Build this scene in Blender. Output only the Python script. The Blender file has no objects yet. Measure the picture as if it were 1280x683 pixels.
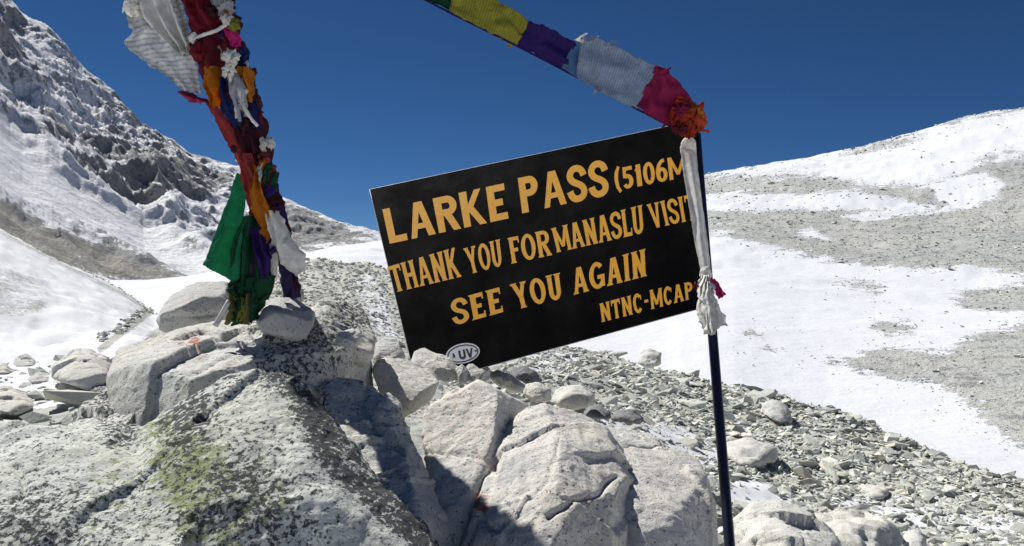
import bpy, bmesh, math, random
import numpy as np
from mathutils import Vector, noise as mnoise
random.seed(7); rng = np.random.default_rng(7)
S = bpy.context.scene
COL = S.collection
# ------------------------------------------------------------------ camera
F = 1108.0; CX = 640.0; CY = 341.5
CAMZ = 1.7
cam_d = bpy.data.cameras.new('camera'); cam = bpy.data.objects.new('camera', cam_d); COL.objects.link(cam)
cam.location = (0, 0, CAMZ); cam.rotation_euler = (math.radians(90), 0, 0)
cam_d.sensor_width = 36; cam_d.lens = 36 * F / 1280; cam_d.clip_end = 20000; cam_d.clip_start = 0.05
S.camera = cam
# ------------------------------------------------------------------ sky, sun, exposure
SUN = Vector((-0.47, 0.46, 0.75)).normalized()       # towards the sun
SUN_EL = math.asin(SUN.z); SUN_AZ = math.atan2(SUN.x, SUN.y)
W = bpy.data.worlds.new('World'); S.world = W; W.use_nodes = True
nt = W.node_tree; bg = nt.nodes['Background']; bg.inputs[1].default_value = 0.0362
sky = nt.nodes.new('ShaderNodeTexSky'); sky.sky_type = 'NISHITA'; sky.sun_disc = False
sky.sun_elevation = SUN_EL; sky.sun_rotation = SUN_AZ; sky.altitude = 6500
sky.air_density = 1.0; sky.dust_density = 0.0; sky.ozone_density = 6.5
hs = nt.nodes.new('ShaderNodeHueSaturation'); hs.inputs['Saturation'].default_value = 1.12; nt.links.new(sky.outputs[0], hs.inputs['Color']); nt.links.new(hs.outputs[0], bg.inputs[0])
sl = bpy.data.lights.new('sun', 'SUN'); sl.energy = 4.3; sl.angle = math.radians(0.5); sl.color = (1, 0.965, 0.91)
so = bpy.data.objects.new('sun', sl); COL.objects.link(so); so.rotation_euler = SUN.to_track_quat('Z', 'Y').to_euler(); so.location = (0, 0, 60)
S.view_settings.view_transform = 'Standard'; S.view_settings.look = 'None'; S.view_settings.exposure = 0.58; S.view_settings.gamma = 1
S.render.engine = 'CYCLES'

# ------------------------------------------------------------------ helpers
def at(px, py, Y):
    return Vector(((px - CX) / F * Y, Y, CAMZ - (py - CY) / F * Y))
def atn(a):
    a = np.asarray(a, float); Y = a[:, 2]
    return np.stack([(a[:, 0] - CX) / F * Y, Y, CAMZ - (a[:, 1] - CY) / F * Y], 1)
def tag(o, label=None, cat=None, group=None, kind=None):
    if label: o['label'] = label
    if cat: o['category'] = cat
    if group: o['group'] = group
    if kind: o['kind'] = kind
    return o
def empty(name, loc, label, cat, group=None):
    o = bpy.data.objects.new(name, None); COL.objects.link(o); o.location = loc; o.empty_display_size = .05
    return tag(o, label, cat, group)
def link(name, me, mat=None, parent=None, origin=None):
    o = bpy.data.objects.new(name, me); COL.objects.link(o)
    if mat is not None: me.materials.append(mat)
    if parent is not None:
        o.parent = parent
        if origin is None: origin = Vector(parent_world(parent))
        me.transform(__import__('mathutils').Matrix.Translation(-Vector(origin)))
    elif origin is not None:
        me.transform(__import__('mathutils').Matrix.Translation(-Vector(origin))); o.location = origin
    return o
def parent_world(p):
    v = Vector(p.location)
    while p.parent: p = p.parent; v += Vector(p.location)
    return v
def npmesh(name, V, Fc, smooth=True):
    me = bpy.data.meshes.new(name)
    V = np.asarray(V, np.float32); Fc = np.asarray(Fc, np.int32); k = Fc.shape[1]
    me.vertices.add(len(V)); me.vertices.foreach_set('co', V.ravel())
    me.loops.add(Fc.size); me.loops.foreach_set('vertex_index', Fc.ravel())
    me.polygons.add(len(Fc)); me.polygons.foreach_set('loop_start', np.arange(0, Fc.size, k, dtype=np.int32))
    me.polygons.foreach_set('use_smooth', np.full(len(Fc), smooth, bool))
    me.update(calc_edges=True); me.validate()
    return me
def attr(me, name, vals):
    a = me.attributes.new(name, 'FLOAT', 'POINT'); a.data.foreach_set('value', np.asarray(vals, np.float32))
def attrc(me, name, cols):
    a = me.attributes.new(name, 'FLOAT_COLOR', 'POINT'); c = np.ones((len(cols), 4), np.float32); c[:, :3] = cols
    a.data.foreach_set('color', c.ravel())
def _h(ix, iy, iz, s):
    n = (ix * 374761393 + iy * 668265263 + iz * 2147483647 + s * 974634777) & 0xffffffff
    n = ((n ^ (n >> 13)) * 1274126177) & 0xffffffff
    n = ((n ^ (n >> 16)) * 2246822519) & 0xffffffff
    return ((n ^ (n >> 13)) & 0xffffff) / float(0xffffff)
def vnoise(P, sc, seed=0):
    Q = np.asarray(P, float) * sc + 137.31 * (seed + 1) % 91
    i = np.floor(Q).astype(np.int64); f = Q - i; f = f * f * f * (f * (f * 6 - 15) + 10)
    r = 0
    for dx in (0, 1):
        wx = f[:, 0] if dx else 1 - f[:, 0]
        for dy in (0, 1):
            wy = f[:, 1] if dy else 1 - f[:, 1]
            for dz in (0, 1):
                wz = f[:, 2] if dz else 1 - f[:, 2]
                r = r + wx * wy * wz * _h(i[:, 0] + dx, i[:, 1] + dy, i[:, 2] + dz, seed)
    return r * 2 - 1
def fbm(P, sc, oct=4, seed=0, gain=.5, ridged=False):
    r = 0; a = 1; t = 0
    for k in range(oct):
        n = vnoise(P, sc * 2.03 ** k, seed + k)
        if ridged: n = 1 - 2 * np.abs(n)
        r = r + a * n; t += a; a *= gain
    return r / t
def sstep(a, b, x):
    t = np.clip((x - a) / (b - a), 0, 1); return t * t * (3 - 2 * t)
def project(P):
    Y = np.maximum(P[:, 1], .01); return np.stack([CX + P[:, 0] / Y * F, CY - (P[:, 2] - CAMZ) / Y * F], 1)
def polysd(p, poly):     # signed distance, positive inside
    poly = np.asarray(poly, float); n = len(poly); d = np.full(len(p), 1e9); ins = np.zeros(len(p), bool)
    for k in range(n):
        a = poly[k]; b = poly[(k + 1) % n]; ab = b - a
        t = np.clip(((p - a) @ ab) / (ab @ ab + 1e-9), 0, 1)
        q = p - a - t[:, None] * ab; d = np.minimum(d, np.hypot(q[:, 0], q[:, 1]))
        c = ((a[1] > p[:, 1]) != (b[1] > p[:, 1])) & (p[:, 0] < (b[0] - a[0]) * (p[:, 1] - a[1]) / (b[1] - a[1] + 1e-12) + a[0])
        ins ^= c
    return np.where(ins, d, -d)
def linesd(p, line):
    line = np.asarray(line, float); d = np.full(len(p), 1e9)
    for k in range(len(line) - 1):
        a = line[k]; ab = line[k + 1] - a; t = np.clip(((p - a) @ ab) / (ab @ ab + 1e-9), 0, 1)
        q = p - a - t[:, None] * ab; d = np.minimum(d, np.hypot(q[:, 0], q[:, 1]))
    return d

# ------------------------------------------------------------------ materials
class NB:
    def __init__(s, name):
        s.m = bpy.data.materials.new(name); s.m.use_nodes = True; s.t = s.m.node_tree; s.b = s.t.nodes['Principled BSDF']
        s.out = s.t.nodes['Material Output']
    def n(s, ty, **kw):
        x = s.t.nodes.new(ty)
        for k, v in kw.items():
            if isinstance(k, str) and hasattr(x, k): setattr(x, k, v)
        return x
    def l(s, a, b): s.t.links.new(a, b)
    def val(s, sock, v):
        if isinstance(v, (int, float)): sock.default_value = v
        elif isinstance(v, tuple): sock.default_value = v if len(v) == 4 or sock.type != 'RGBA' else (*v, 1)
        else: s.l(v, sock)
    def coord(s, kind='Object'): return s.n('ShaderNodeTexCoord').outputs[kind]
    def noise(s, vec, sc, det=4, rough=.55, dist=0, out='Fac'):
        x = s.n('ShaderNodeTexNoise'); s.l(vec, x.inputs['Vector']); s.val(x.inputs['Scale'], sc); x.inputs['Detail'].default_value = det
        x.inputs['Roughness'].default_value = rough; x.inputs['Distortion'].default_value = dist; return x.outputs[out]
    def voro(s, vec, sc, feat='F1', out='Distance'):
        x = s.n('ShaderNodeTexVoronoi'); x.feature = feat; s.l(vec, x.inputs['Vector']); x.inputs['Scale'].default_value = sc; return x.outputs[out]
    def math(s, op, a, b=0.0, c=0.0, clamp=False):
        x = s.n('ShaderNodeMath'); x.operation = op; x.use_clamp = clamp
        s.val(x.inputs[0], a); s.val(x.inputs[1], b); s.val(x.inputs[2], c); return x.outputs[0]
    def ramp(s, v, a, b, lo=0., hi=1.):
        x = s.n('ShaderNodeMapRange'); x.interpolation_type = 'SMOOTHSTEP'; s.val(x.inputs[0], v); s.val(x.inputs[1], a); s.val(x.inputs[2], b)
        s.val(x.inputs[3], lo); s.val(x.inputs[4], hi); return x.outputs[0]
    def mix(s, f, a, b, mode='MIX'):
        x = s.n('ShaderNodeMix'); x.data_type = 'RGBA'; x.blend_type = mode; s.val(x.inputs[0], f)
        s.val(x.inputs[6], a if not isinstance(a, tuple) else (*a[:3], 1)); s.val(x.inputs[7], b if not isinstance(b, tuple) else (*b[:3], 1)); return x.outputs[2]
    def attr(s, name, out='Fac'):
        x = s.n('ShaderNodeAttribute'); x.attribute_name = name; return x.outputs[out]
    def bump(s, h, strength=.5, dist=.01, prev=None):
        x = s.n('ShaderNodeBump'); s.l(h, x.inputs['Height']); s.val(x.inputs['Strength'], strength); x.inputs['Distance'].default_value = dist
        if prev is not None: s.l(prev, x.inputs['Normal'])
        return x.outputs[0]
    def mapv(s, vec, scale=(1, 1, 1), rot=(0, 0, 0), loc=(0, 0, 0)):
        x = s.n('ShaderNodeMapping'); s.l(vec, x.inputs[0]); x.inputs['Scale'].default_value = scale; x.inputs['Rotation'].default_value = rot; x.inputs['Location'].default_value = loc; return x.outputs[0]
    def fin(s, col, rough=.9, nrm=None, spec=.3):
        s.val(s.b.inputs['Base Color'], col if not isinstance(col, tuple) else (*col[:3], 1)); s.val(s.b.inputs['Roughness'], rough); s.b.inputs['Specular IOR Level'].default_value = spec
        if nrm is not None: s.l(nrm, s.b.inputs['Normal'])
        return s.m

def rock_mat(name, pale=(.64, .64, .60), warm=(.62, .60, .52), grey=(.44, .455, .45), dark=(.045, .05, .055), speck=.0, sscale=1.0, pit=(.12, .115, .11)):
    """lichen-speckled granite; attributes dark / green / red shift the patches"""
    b = NB(name); v = b.coord()
    big = b.noise(v, 3.1, 5, .6); mid = b.noise(v, 11, 5, .65)
    c = b.mix(b.ramp(big, .42, .62), pale, warm)
    c = b.mix(b.math('MULTIPLY', b.ramp(mid, .48, .66), .6), c, grey)
    # crystalline grain
    g = b.noise(v, 230 * sscale, 3, .7)
    c = b.mix(b.ramp(g, .3, .75, 0., .5), c, (.62, .62, .60)); 
    g2 = b.noise(b.mapv(v, loc=(3, 1, 7)), 150 * sscale, 4, .75)
    c = b.mix(b.ramp(g2, .55, .68, 0., .55), c, (.17, .175, .175))
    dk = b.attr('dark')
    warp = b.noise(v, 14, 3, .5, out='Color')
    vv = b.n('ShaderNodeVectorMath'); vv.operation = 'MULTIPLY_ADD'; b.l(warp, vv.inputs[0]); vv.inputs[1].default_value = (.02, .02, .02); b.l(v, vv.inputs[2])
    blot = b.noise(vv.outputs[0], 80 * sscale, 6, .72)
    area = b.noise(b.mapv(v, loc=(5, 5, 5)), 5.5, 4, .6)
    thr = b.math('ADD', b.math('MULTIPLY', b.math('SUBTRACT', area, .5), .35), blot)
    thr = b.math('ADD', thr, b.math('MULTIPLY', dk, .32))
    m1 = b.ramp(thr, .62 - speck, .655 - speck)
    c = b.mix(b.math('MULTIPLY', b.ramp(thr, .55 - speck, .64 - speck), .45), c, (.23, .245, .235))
    # green-yellow lichen
    gn = b.attr('green'); gl = b.noise(b.mapv(v, loc=(9, 2, 4)), 38 * sscale, 5, .7)
    c = b.mix(b.math('MULTIPLY', b.ramp(b.math('ADD', gl, b.math('MULTIPLY', gn, .4)), .64, .82), .9), c, (.27, .31, .14))
    # rusty lichen
    rd = b.attr('red'); rl = b.noise(b.mapv(v, loc=(1, 7, 4)), 60 * sscale, 5, .7)
    c = b.mix(b.math('MULTIPLY', b.ramp(b.math('ADD', rl, b.math('MULTIPLY', rd, .42)), .70, .88), .85), c, (.36, .13, .085))
    vo = b.n('ShaderNodeTexVoronoi'); b.l(vv.outputs[0], vo.inputs['Vector']); vo.inputs['Scale'].default_value = 95 * sscale
    pm_ = b.math('MULTIPLY', b.ramp(vo.outputs['Distance'], .30, .16), b.ramp(b.math('ADD', b.math('MULTIPLY', b.math('FRACT', b.math('MULTIPLY', vo.outputs['Color'], 3.7)), .5), b.math('MULTIPLY', area, .9)), .62, .72))
    c = b.mix(b.math('MULTIPLY', pm_, .8), c, pit)
    c = b.mix(b.math('MULTIPLY', m1, .93), c, dark)
    h = b.math('ADD', b.math('MULTIPLY', b.noise(v, 55, 8, .72), 1.), b.math('MULTIPLY', g, .25))
    h = b.math('SUBTRACT', h, b.math('ADD', b.math('MULTIPLY', m1, .10), b.math('MULTIPLY', pm_, .25)))
    n = b.bump(h, .6, .014)
    n = b.bump(b.noise(v, 16, 6, .7), .22, .03, n)
    return b.fin(c, .93, n, .2)
M_rock_a = rock_mat('lichen_granite', speck=.045, pale=(.68, .72, .66), warm=(.62, .63, .54))
M_rock_b = rock_mat('pale_granite', speck=-.03)
M_rock_c = rock_mat('warm_granite', speck=-.05, pale=(.66, .64, .59), warm=(.63, .59, .51), dark=(.12, .07, .06), pit=(.20, .11, .10))
M_rock_d = rock_mat('grey_granite', speck=-.04, pale=(.52, .53, .52), warm=(.50, .49, .46))
M_rock_dark = rock_mat('shade_dark_rock', speck=-.06, pale=(.12, .125, .15), warm=(.13, .13, .14), grey=(.09, .09, .11))  # dark blue-grey tone carries the shade of backlit stone fronts

def scree_mat():
    b = NB('scree_stone'); v = b.coord()
    oi = b.n('ShaderNodeObjectInfo')
    c0 = b.mix(b.ramp(oi.outputs['Random'], .1, .9), (.42, .445, .41), (.60, .59, .52))
    n1 = b.noise(v, 9, 5, .65); c = b.mix(b.ramp(n1, .4, .7, 0, .35), c0, (.26, .275, .26))
    n2 = b.noise(v, 70, 4, .7); c = b.mix(b.ramp(n2, .58, .68, 0, .45), c, (.15, .16, .15))
    c = b.mix(b.ramp(b.noise(v, 120, 3, .7), .55, .75, 0, .5), c, (.55, .55, .53))
    return b.fin(c, .93, b.bump(b.noise(v, 25, 6, .7), .7, .02), .2)
M_scree = scree_mat()
def scree_stuff_mat():
    b = NB('scree_rubble'); v = b.coord()
    c0 = b.attr('tint', 'Color')
    n2 = b.noise(v, 35, 5, .7); c = b.mix(b.ramp(n2, .52, .68, 0, .3), c0, (.2, .21, .2))
    c = b.mix(b.ramp(b.noise(v, 60, 4, .7), .55, .75, 0, .4), c, (.5, .5, .48))
    return b.fin(c, .95, b.bump(n2, .5, .02), .2)
M_rubble = scree_stuff_mat()

def ground_mat(name, gcol1, gcol2, gscale, bdist, snowcol=(.67, .69, .725), ns=1.0):
    """bare gravel / snow by the attribute 'snow' broken up with noise"""
    b = NB(name); v = b.coord(); s_ = b.attr('snow')
    n1 = b.noise(v, gscale, 6, .7); n2 = b.noise(v, gscale * .13, 5, .6); n3 = b.noise(b.mapv(v, loc=(4, 4, 1)), gscale * 2.3, 4, .7)
    g = b.mix(b.ramp(n2, .38, .62), gcol1, gcol2)
    g = b.mix(b.ramp(n1, .50, .66, 0, .7), g, tuple(x * .38 for x in gcol1))
    g = b.mix(b.ramp(n3, .55, .72, 0, .6), g, (.46, .455, .43))
    k = b.math('ADD', s_, b.math('MULTIPLY', b.math('SUBTRACT', n1, .5), .9 * ns)); k = b.math('ADD', k, b.math('MULTIPLY', b.math('SUBTRACT', n2, .5), .9 * ns))
    k = b.math('ADD', k, b.math('MULTIPLY', b.math('SUBTRACT', n3, .5), .8)); k = b.math('ADD', k, b.math('MULTIPLY', b.math('SUBTRACT', b.noise(v, gscale * 6, 3, .7), .5), .7))
    m = b.ramp(k, .42, .58)
    sc_ = b.mix(b.ramp(n2, .3, .7), snowcol, tuple(x * .95 for x in snowcol))
    c = b.mix(m, g, sc_)
    hg = b.math('MULTIPLY', n1, b.math('SUBTRACT', 1.0, m)); hs = b.math('MULTIPLY', b.noise(v, gscale * .35, 6, .6), b.math('MULTIPLY', m, .55))
    nb = b.bump(b.math('ADD', hg, hs), .8, bdist)
    return b.fin(c, .9, nb, .15)
M_ground = ground_mat('gravel_and_snow', (.44, .455, .42), (.50, .49, .45), 9., .06)
M_valley = ground_mat('moraine_and_snow', (.38, .40, .395), (.44, .445, .42), .55, .8, snowcol=(.625, .65, .695), ns=1.5)

def mountain_mat():
    b = NB('snowy_rock_face'); v = b.coord(); s_ = b.attr('snow'); tn = b.attr('tan')
    n1 = b.noise(v, .09, 8, .68); n2 = b.noise(v, .35, 6, .7); n3 = b.noise(b.mapv(v, scale=(1, 1, .45), rot=(0, .6, 0)), .22, 6, .7)
    r = b.mix(b.ramp(n1, .4, .62), (.36, .365, .375), (.50, .50, .49))
    r = b.mix(b.ramp(n2, .52, .66, 0, .6), r, (.17, .175, .19))
    r = b.mix(b.math('MULTIPLY', b.ramp(b.math('ADD', n1, b.math('MULTIPLY', tn, .3)), .6, .75), .7), r, (.43, .415, .365))
    k = b.math('ADD', s_, b.math('MULTIPLY', b.math('SUBTRACT', n3, .5), 1.4)); k = b.math('ADD', k, b.math('MULTIPLY', b.math('SUBTRACT', n2, .5), 1.1)); k = b.math('ADD', k, b.math('MULTIPLY', b.math('SUBTRACT', b.noise(v, .9, 4, .7), .5), .7))
    m = b.ramp(k, .44, .56)
    c = b.mix(m, r, (.74, .76, .80))
    nb = b.bump(b.math('ADD', b.math('MULTIPLY', n2, b.math('SUBTRACT', 1.25, m)), b.math('MULTIPLY', n1, 1.2)), .9, 4.0)
    return b.fin(c, .9, nb, .15)
M_mount = mountain_mat()

def cloth_mat(name, col, trans=.35, stripes=False, sheen=0., rough=.75, pat=0.):
    b = NB(name); uv = b.coord('UV'); v = b.coord()
    n = b.noise(v, 30, 4, .6); c = b.mix(b.ramp(n, .3, .75), tuple(x * .82 for x in col), tuple(min(1, x * 1.1) for x in col))
    weave = b.noise(v, 900, 2, .5)
    c = b.mix(b.ramp(weave, .3, .8, 0, .25), c, tuple(x * .6 for x in col))
    if stripes:
        w = b.n('ShaderNodeTexWave'); w.wave_type = 'BANDS'; w.bands_direction = 'Y'; b.l(uv, w.inputs['Vector']); w.inputs['Scale'].default_value = 9; w.inputs['Distortion'].default_value = .3
        nn = b.noise(b.mapv(uv, scale=(60, 26, 1)), 1.0, 2, .6)
        k = b.math('MULTIPLY', b.ramp(w.outputs['Fac'], .55, .8), b.ramp(nn, .42, .52))
        c = b.mix(b.math('MULTIPLY', k, .6 if stripes is True else stripes), c, tuple(x * .3 for x in col))
    if pat:
        nn = b.noise(b.mapv(uv, scale=(9, 9, 1)), 1.0, 6, .75, 1.5)
        du = b.voro(uv, 1.3); c = b.mix(b.math('MULTIPLY', b.ramp(nn, .55, .62), pat), c, tuple(x * .25 for x in col))
    b.fin(c, rough, b.bump(b.noise(v, 55, 5, .6), .35, .006), .25)
    tr = b.n('ShaderNodeBsdfTranslucent'); b.l(c, tr.inputs[0]); mx = b.n('ShaderNodeMixShader'); mx.inputs[0].default_value = trans
    b.l(b.b.outputs[0], mx.inputs[1]); b.l(tr.outputs[0], mx.inputs[2]); b.l(mx.outputs[0], b.out.inputs[0])
    return b.m
MC = {k: cloth_mat('cloth_' + k, *a, **({} if len(a) > 2 or k in ('khata', 'dark', 'grey') else {'pat': .35})) for k, a in dict(
    white=((.66, .68, .70), .3, True), khata=((.88, .87, .83), .35), grey=((.36, .38, .42), .25), crimson=((.17, .006, .018), .3),
    maroon=((.055, .008, .016), .2), salmon=((.42, .07, .07), .4), orange=((.62, .21, .015), .45), blue=((.01, .025, .13), .3),
    green=((.02, .29, .125), .5), darkgreen=((.008, .07, .03), .25), purple=((.06, .012, .18), .35), darkpurple=((.035, .02, .09), .2),
    magenta=((.30, .015, .085), .3), yellow=((.42, .40, .07), .5), olive=((.16, .15, .05), .2), redorange=((.50, .06, .02), .35), pink=((.62, .03, .22), .4),
    skyblue=((.10, .20, .38), .35), pale=((.42, .49, .62), .4), dark=((.03, .03, .045), .1), magred=((.13, .01, .02), .2)).items()}
MC['yellow'] = cloth_mat('cloth_yellow_print', (.33, .32, .05), .4, stripes=.55, pat=.5)
MC['pale'] = cloth_mat('cloth_pale_print', (.30, .37, .50), .3, stripes=.5, pat=.35)
MC['purple'] = cloth_mat('cloth_purple_print', (.035, .014, .14), .35, pat=.3)

def simple(name, col, rough=.5, spec=.5, var=.12, sc=40, metal=0, bump=0):
    b = NB(name); v = b.coord(); n = b.noise(v, sc, 5, .65)
    c = b.mix(b.ramp(n, .3, .7), tuple(x * (1 - var) for x in col), tuple(min(1, x * (1 + var)) for x in col))
    b.fin(c, rough, b.bump(n, .4, bump) if bump else None, spec); b.b.inputs['Metallic'].default_value = metal
    return b.m
def board_mat():
    b = NB('black_enamel'); v = b.coord(); n = b.noise(v, 6, 6, .7)
    c = b.mix(b.ramp(n, .45, .75), (.003, .003, .003), (.006, .005, .006))
    dust = b.noise(b.mapv(v, loc=(2, 2, 2)), 160, 4, .75)
    c = b.mix(b.ramp(dust, .68, .76, 0, .3), c, (.07, .065, .06))
    scr = b.noise(b.mapv(v, scale=(3, 3, 70), rot=(0, .9, 0)), 3.0, 3, .6); c = b.mix(b.ramp(scr, .72, .74, 0, .25), c, (.09, .085, .08))
    return b.fin(c, b.ramp(n, .3, .7, .28, .4), b.bump(n, .1, .002), .07)
M_board = board_mat()
def letter_mat():
    b = NB('amber_sign_paint'); v = b.coord(); n = b.noise(v, 45, 5, .7)
    c = b.mix(b.ramp(n, .35, .7), (.95, .43, .02), (.96, .50, .05))
    c = b.mix(b.ramp(b.noise(v, 260, 3, .8), .62, .74, 0, .4), c, (.35, .16, .03))
    return b.fin(c, .5, None, .35)
M_letter = letter_mat()
M_pole = simple('navy_pole_paint', (.008, .011, .035), .4, .4, .3, 60)
M_wood = simple('weathered_wood', (.20, .17, .15), .85, .2, .3, 30, 0, .003)
M_stick = simple('bleached_stick', (.50, .48, .47), .8, .2, .2, 50, 0, .002)
M_edge = simple('bare_tin_edge', (.42, .42, .43), .5, .5, .2, 90)
M_stwhite = simple('sticker_white', (.78, .80, .82), .35, .5, .05, 90)
M_stblack = simple('sticker_black', (.012, .012, .016), .4, .5, .1, 90)

# ------------------------------------------------------------------ terrain profiles
# each column: picture column, list of knots (depth Y, height relative to the eye)
def Z(py, Y): return -(py - CY) / F * Y
T1 = {  # near ground (moraine, scree, left snow slope)
 -500: [(.4, -1.4), (3, -.9), (5, -.55), (8, -.5), (14, 0.0), (45, 8.0), (70, 4), (110, -12)],
 0:    [(.4, -1.4), (3, -.95), (5, Z(497, 5)), (7.5, Z(462, 7.5)), (13, Z(432, 13)), (45, Z(287, 45)), (60, Z(287, 60) - 2.2), (110, -12)],
 60:   [(.4, -1.4), (3, -.95), (5, Z(492, 5)), (7.5, Z(460, 7.5)), (13, Z(433, 13)), (46, Z(319, 46)), (60, Z(319, 60) - 2), (110, -12)],
 120:  [(.4, -1.4), (3, -.95), (5, Z(490, 5)), (7.5, Z(462, 7.5)), (13, Z(431, 13)), (46, Z(348, 46)), (60, Z(348, 60) - 2), (110, -12)],
 160:  [(.4, -1.4), (3, -.95), (5, Z(490, 5)), (7.5, Z(462, 7.5)), (15, Z(418, 15)), (46, Z(369, 46)), (60, Z(369, 60) - 1.5), (110, -12)],
 190:  [(.4, -1.4), (3, -.95), (5, Z(488, 5)), (7.5, Z(465, 7.5)), (15, Z(425, 15)), (46, Z(391, 46)), (60, Z(391, 60) - 1.), (110, -12)],
 250:  [(.4, -1.4), (3, -1.0), (5, Z(500, 5)), (7.5, Z(475, 7.5)), (15, Z(432, 15)), (46, Z(392, 46)), (60, Z(388, 60)), (110, -10)],
 330:  [(.4, -1.4), (3, -1.0), (5, Z(510, 5)), (8, Z(465, 8)), (15, Z(410, 15)), (40, Z(362, 40)), (60, Z(345, 60)), (110, -6)],
 390:  [(.4, -1.4), (3, -1.0), (5, Z(510, 5)), (8, Z(460, 8)), (15, Z(400, 15)), (40, Z(350, 40)), (62, Z(322, 62)), (110, -6)],
 450:  [(.4, -1.4), (3, -1.0), (5, Z(510, 5)), (8, Z(465, 8)), (15, Z(408, 15)), (40, Z(354, 40)), (62, Z(329, 62)), (110, -6)],
 500:  [(.4, -1.4), (3, -1.0), (5, Z(515, 5)), (8, Z(470, 8)), (15, Z(418, 15)), (36, Z(366, 36)), (55, Z(341, 55)), (110, -10)],
 600:  [(.4, -1.4), (3, -1.1), (5, Z(535, 5)), (8, Z(483, 8)), (13, Z(450, 13)), (20, Z(430, 20)), (28, Z(412, 28)), (60, -9)],
 700:  [(.4, -1.4), (3, -1.15), (5, Z(545, 5)), (8, Z(496, 8)), (13, Z(463, 13)), (19, Z(444, 19)), (24, Z(434, 24)), (50, -10)],
 800:  [(.4, -1.5), (3, -1.25), (5, Z(600, 5)), (8, Z(530, 8)), (11.5, Z(494, 11.5)), (15, Z(471, 15)), (19, Z(456, 19)), (42, -10)],
 880:  [(.4, -1.5), (3, -1.35), (5, Z(650, 5)), (8, Z(556, 8)), (10.5, Z(520, 10.5)), (13, Z(495, 13)), (17, Z(473, 17)), (38, -10)],
 1000: [(.4, -1.5), (3, -1.5), (5, Z(680, 5)), (7.5, Z(595, 7.5)), (9.5, Z(556, 9.5)), (11.5, Z(531, 11.5)), (14, Z(510, 14)), (32, -10)],
 1100: [(.4, -1.5), (3, -1.5), (5, Z(684, 5)), (7.2, Z(618, 7.2)), (8.8, Z(586, 8.8)), (10.5, Z(563, 10.5)), (12.5, Z(545, 12.5)), (30, -10.5)],
 1280: [(.4, -1.5), (3, -1.5), (5, Z(690, 5)), (6.6, Z(655, 6.6)), (7.8, Z(635, 7.8)), (9.2, Z(616, 9.2)), (10.5, Z(602, 10.5)), (28, -12)],
 1700: [(.4, -1.5), (3, -1.5), (5, -1.8), (6.2, -2.2), (7.2, -2.6), (8.2, -3.0), (9.5, -3.6), (26, -15)],
}
T2 = {  # far valley and the snowy hill on the right
 -900: [(8, -22), (60, -14), (120, -8), (250, 0), (400, 10), (700, 20), (1400, 10), (6000, -300)],
 0:    [(8, -22), (60, -8), (100, Z(372, 100)), (180, Z(362, 180)), (300, Z(352, 300)), (500, Z(345, 500)), (1200, -5), (6000, -300)],
 200:  [(8, -22), (60, -4.5), (100, Z(386, 100)), (170, Z(366, 170)), (300, Z(356, 300)), (500, Z(350, 500)), (1200, -5), (6000, -300)],
 400:  [(8, -22), (60, -6), (100, Z(350, 100)), (150, Z(328, 150)), (300, Z(320, 300)), (420, Z(314, 420)), (1200, -5), (6000, -300)],
 470:  [(8, -22), (60, -7), (100, Z(343, 100)), (150, Z(324, 150)), (300, Z(310, 300)), (420, Z(303, 420)), (1200, -5), (6000, -300)],
 560:  [(8, -22), (50, -8), (90, Z(380, 90)), (150, Z(335, 150)), (260, Z(310, 260)), (420, Z(290, 420)), (1200, 10), (6000, -300)],
 700:  [(8, -22), (40, -6.5), (60, Z(430, 60)), (130, Z(355, 130)), (230, Z(300, 230)), (420, Z(255, 420)), (1200, 40), (6000, -300)],
 800:  [(8, -22), (36, -6.2), (55, Z(455, 55)), (125, Z(345, 125)), (220, Z(285, 220)), (430, Z(232, 430)), (1200, 40), (6000, -300)],
 884:  [(8, -22), (33, -6.), (50, Z(466, 50)), (120, Z(338, 120)), (210, Z(275, 210)), (430, Z(219, 430)), (1200, 40), (6000, -300)],
 930:  [(8, -22), (33, -6.1), (50, Z(472, 50)), (120, Z(338, 120)), (210, Z(270, 210)), (430, Z(211, 430)), (1200, 40), (6000, -300)],
 1000: [(8, -22), (30, -6.2), (46, Z(500, 46)), (115, Z(345, 115)), (210, Z(268, 210)), (430, Z(199, 430)), (1200, 50), (6000, -300)],
 1060: [(8, -22), (28, -6.2), (44, Z(510, 44)), (110, Z(352, 110)), (205, Z(268, 205)), (425, Z(187, 425)), (1200, 50), (6000, -300)],
 1130: [(8, -22), (27, -6.4), (42, Z(520, 42)), (105, Z(356, 105)), (200, Z(266, 200)), (420, Z(171, 420)), (1200, 60), (6000, -300)],
 1200: [(8, -22), (26, -6.6), (40, Z(528, 40)), (100, Z(360, 100)), (195, Z(262, 195)), (415, Z(150, 415)), (1200, 60), (6000, -300)],
 1280: [(8, -22), (25, -6.9), (38, Z(535, 38)), (95, Z(362, 95)), (190, Z(255, 190)), (410, Z(134, 410)), (1200, 70), (6000, -300)],
 1700: [(8, -22), (25, -7.5), (38, -6), (90, 2), (180, 22), (400, 90), (1200, 80), (6000, -300)],
}
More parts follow.
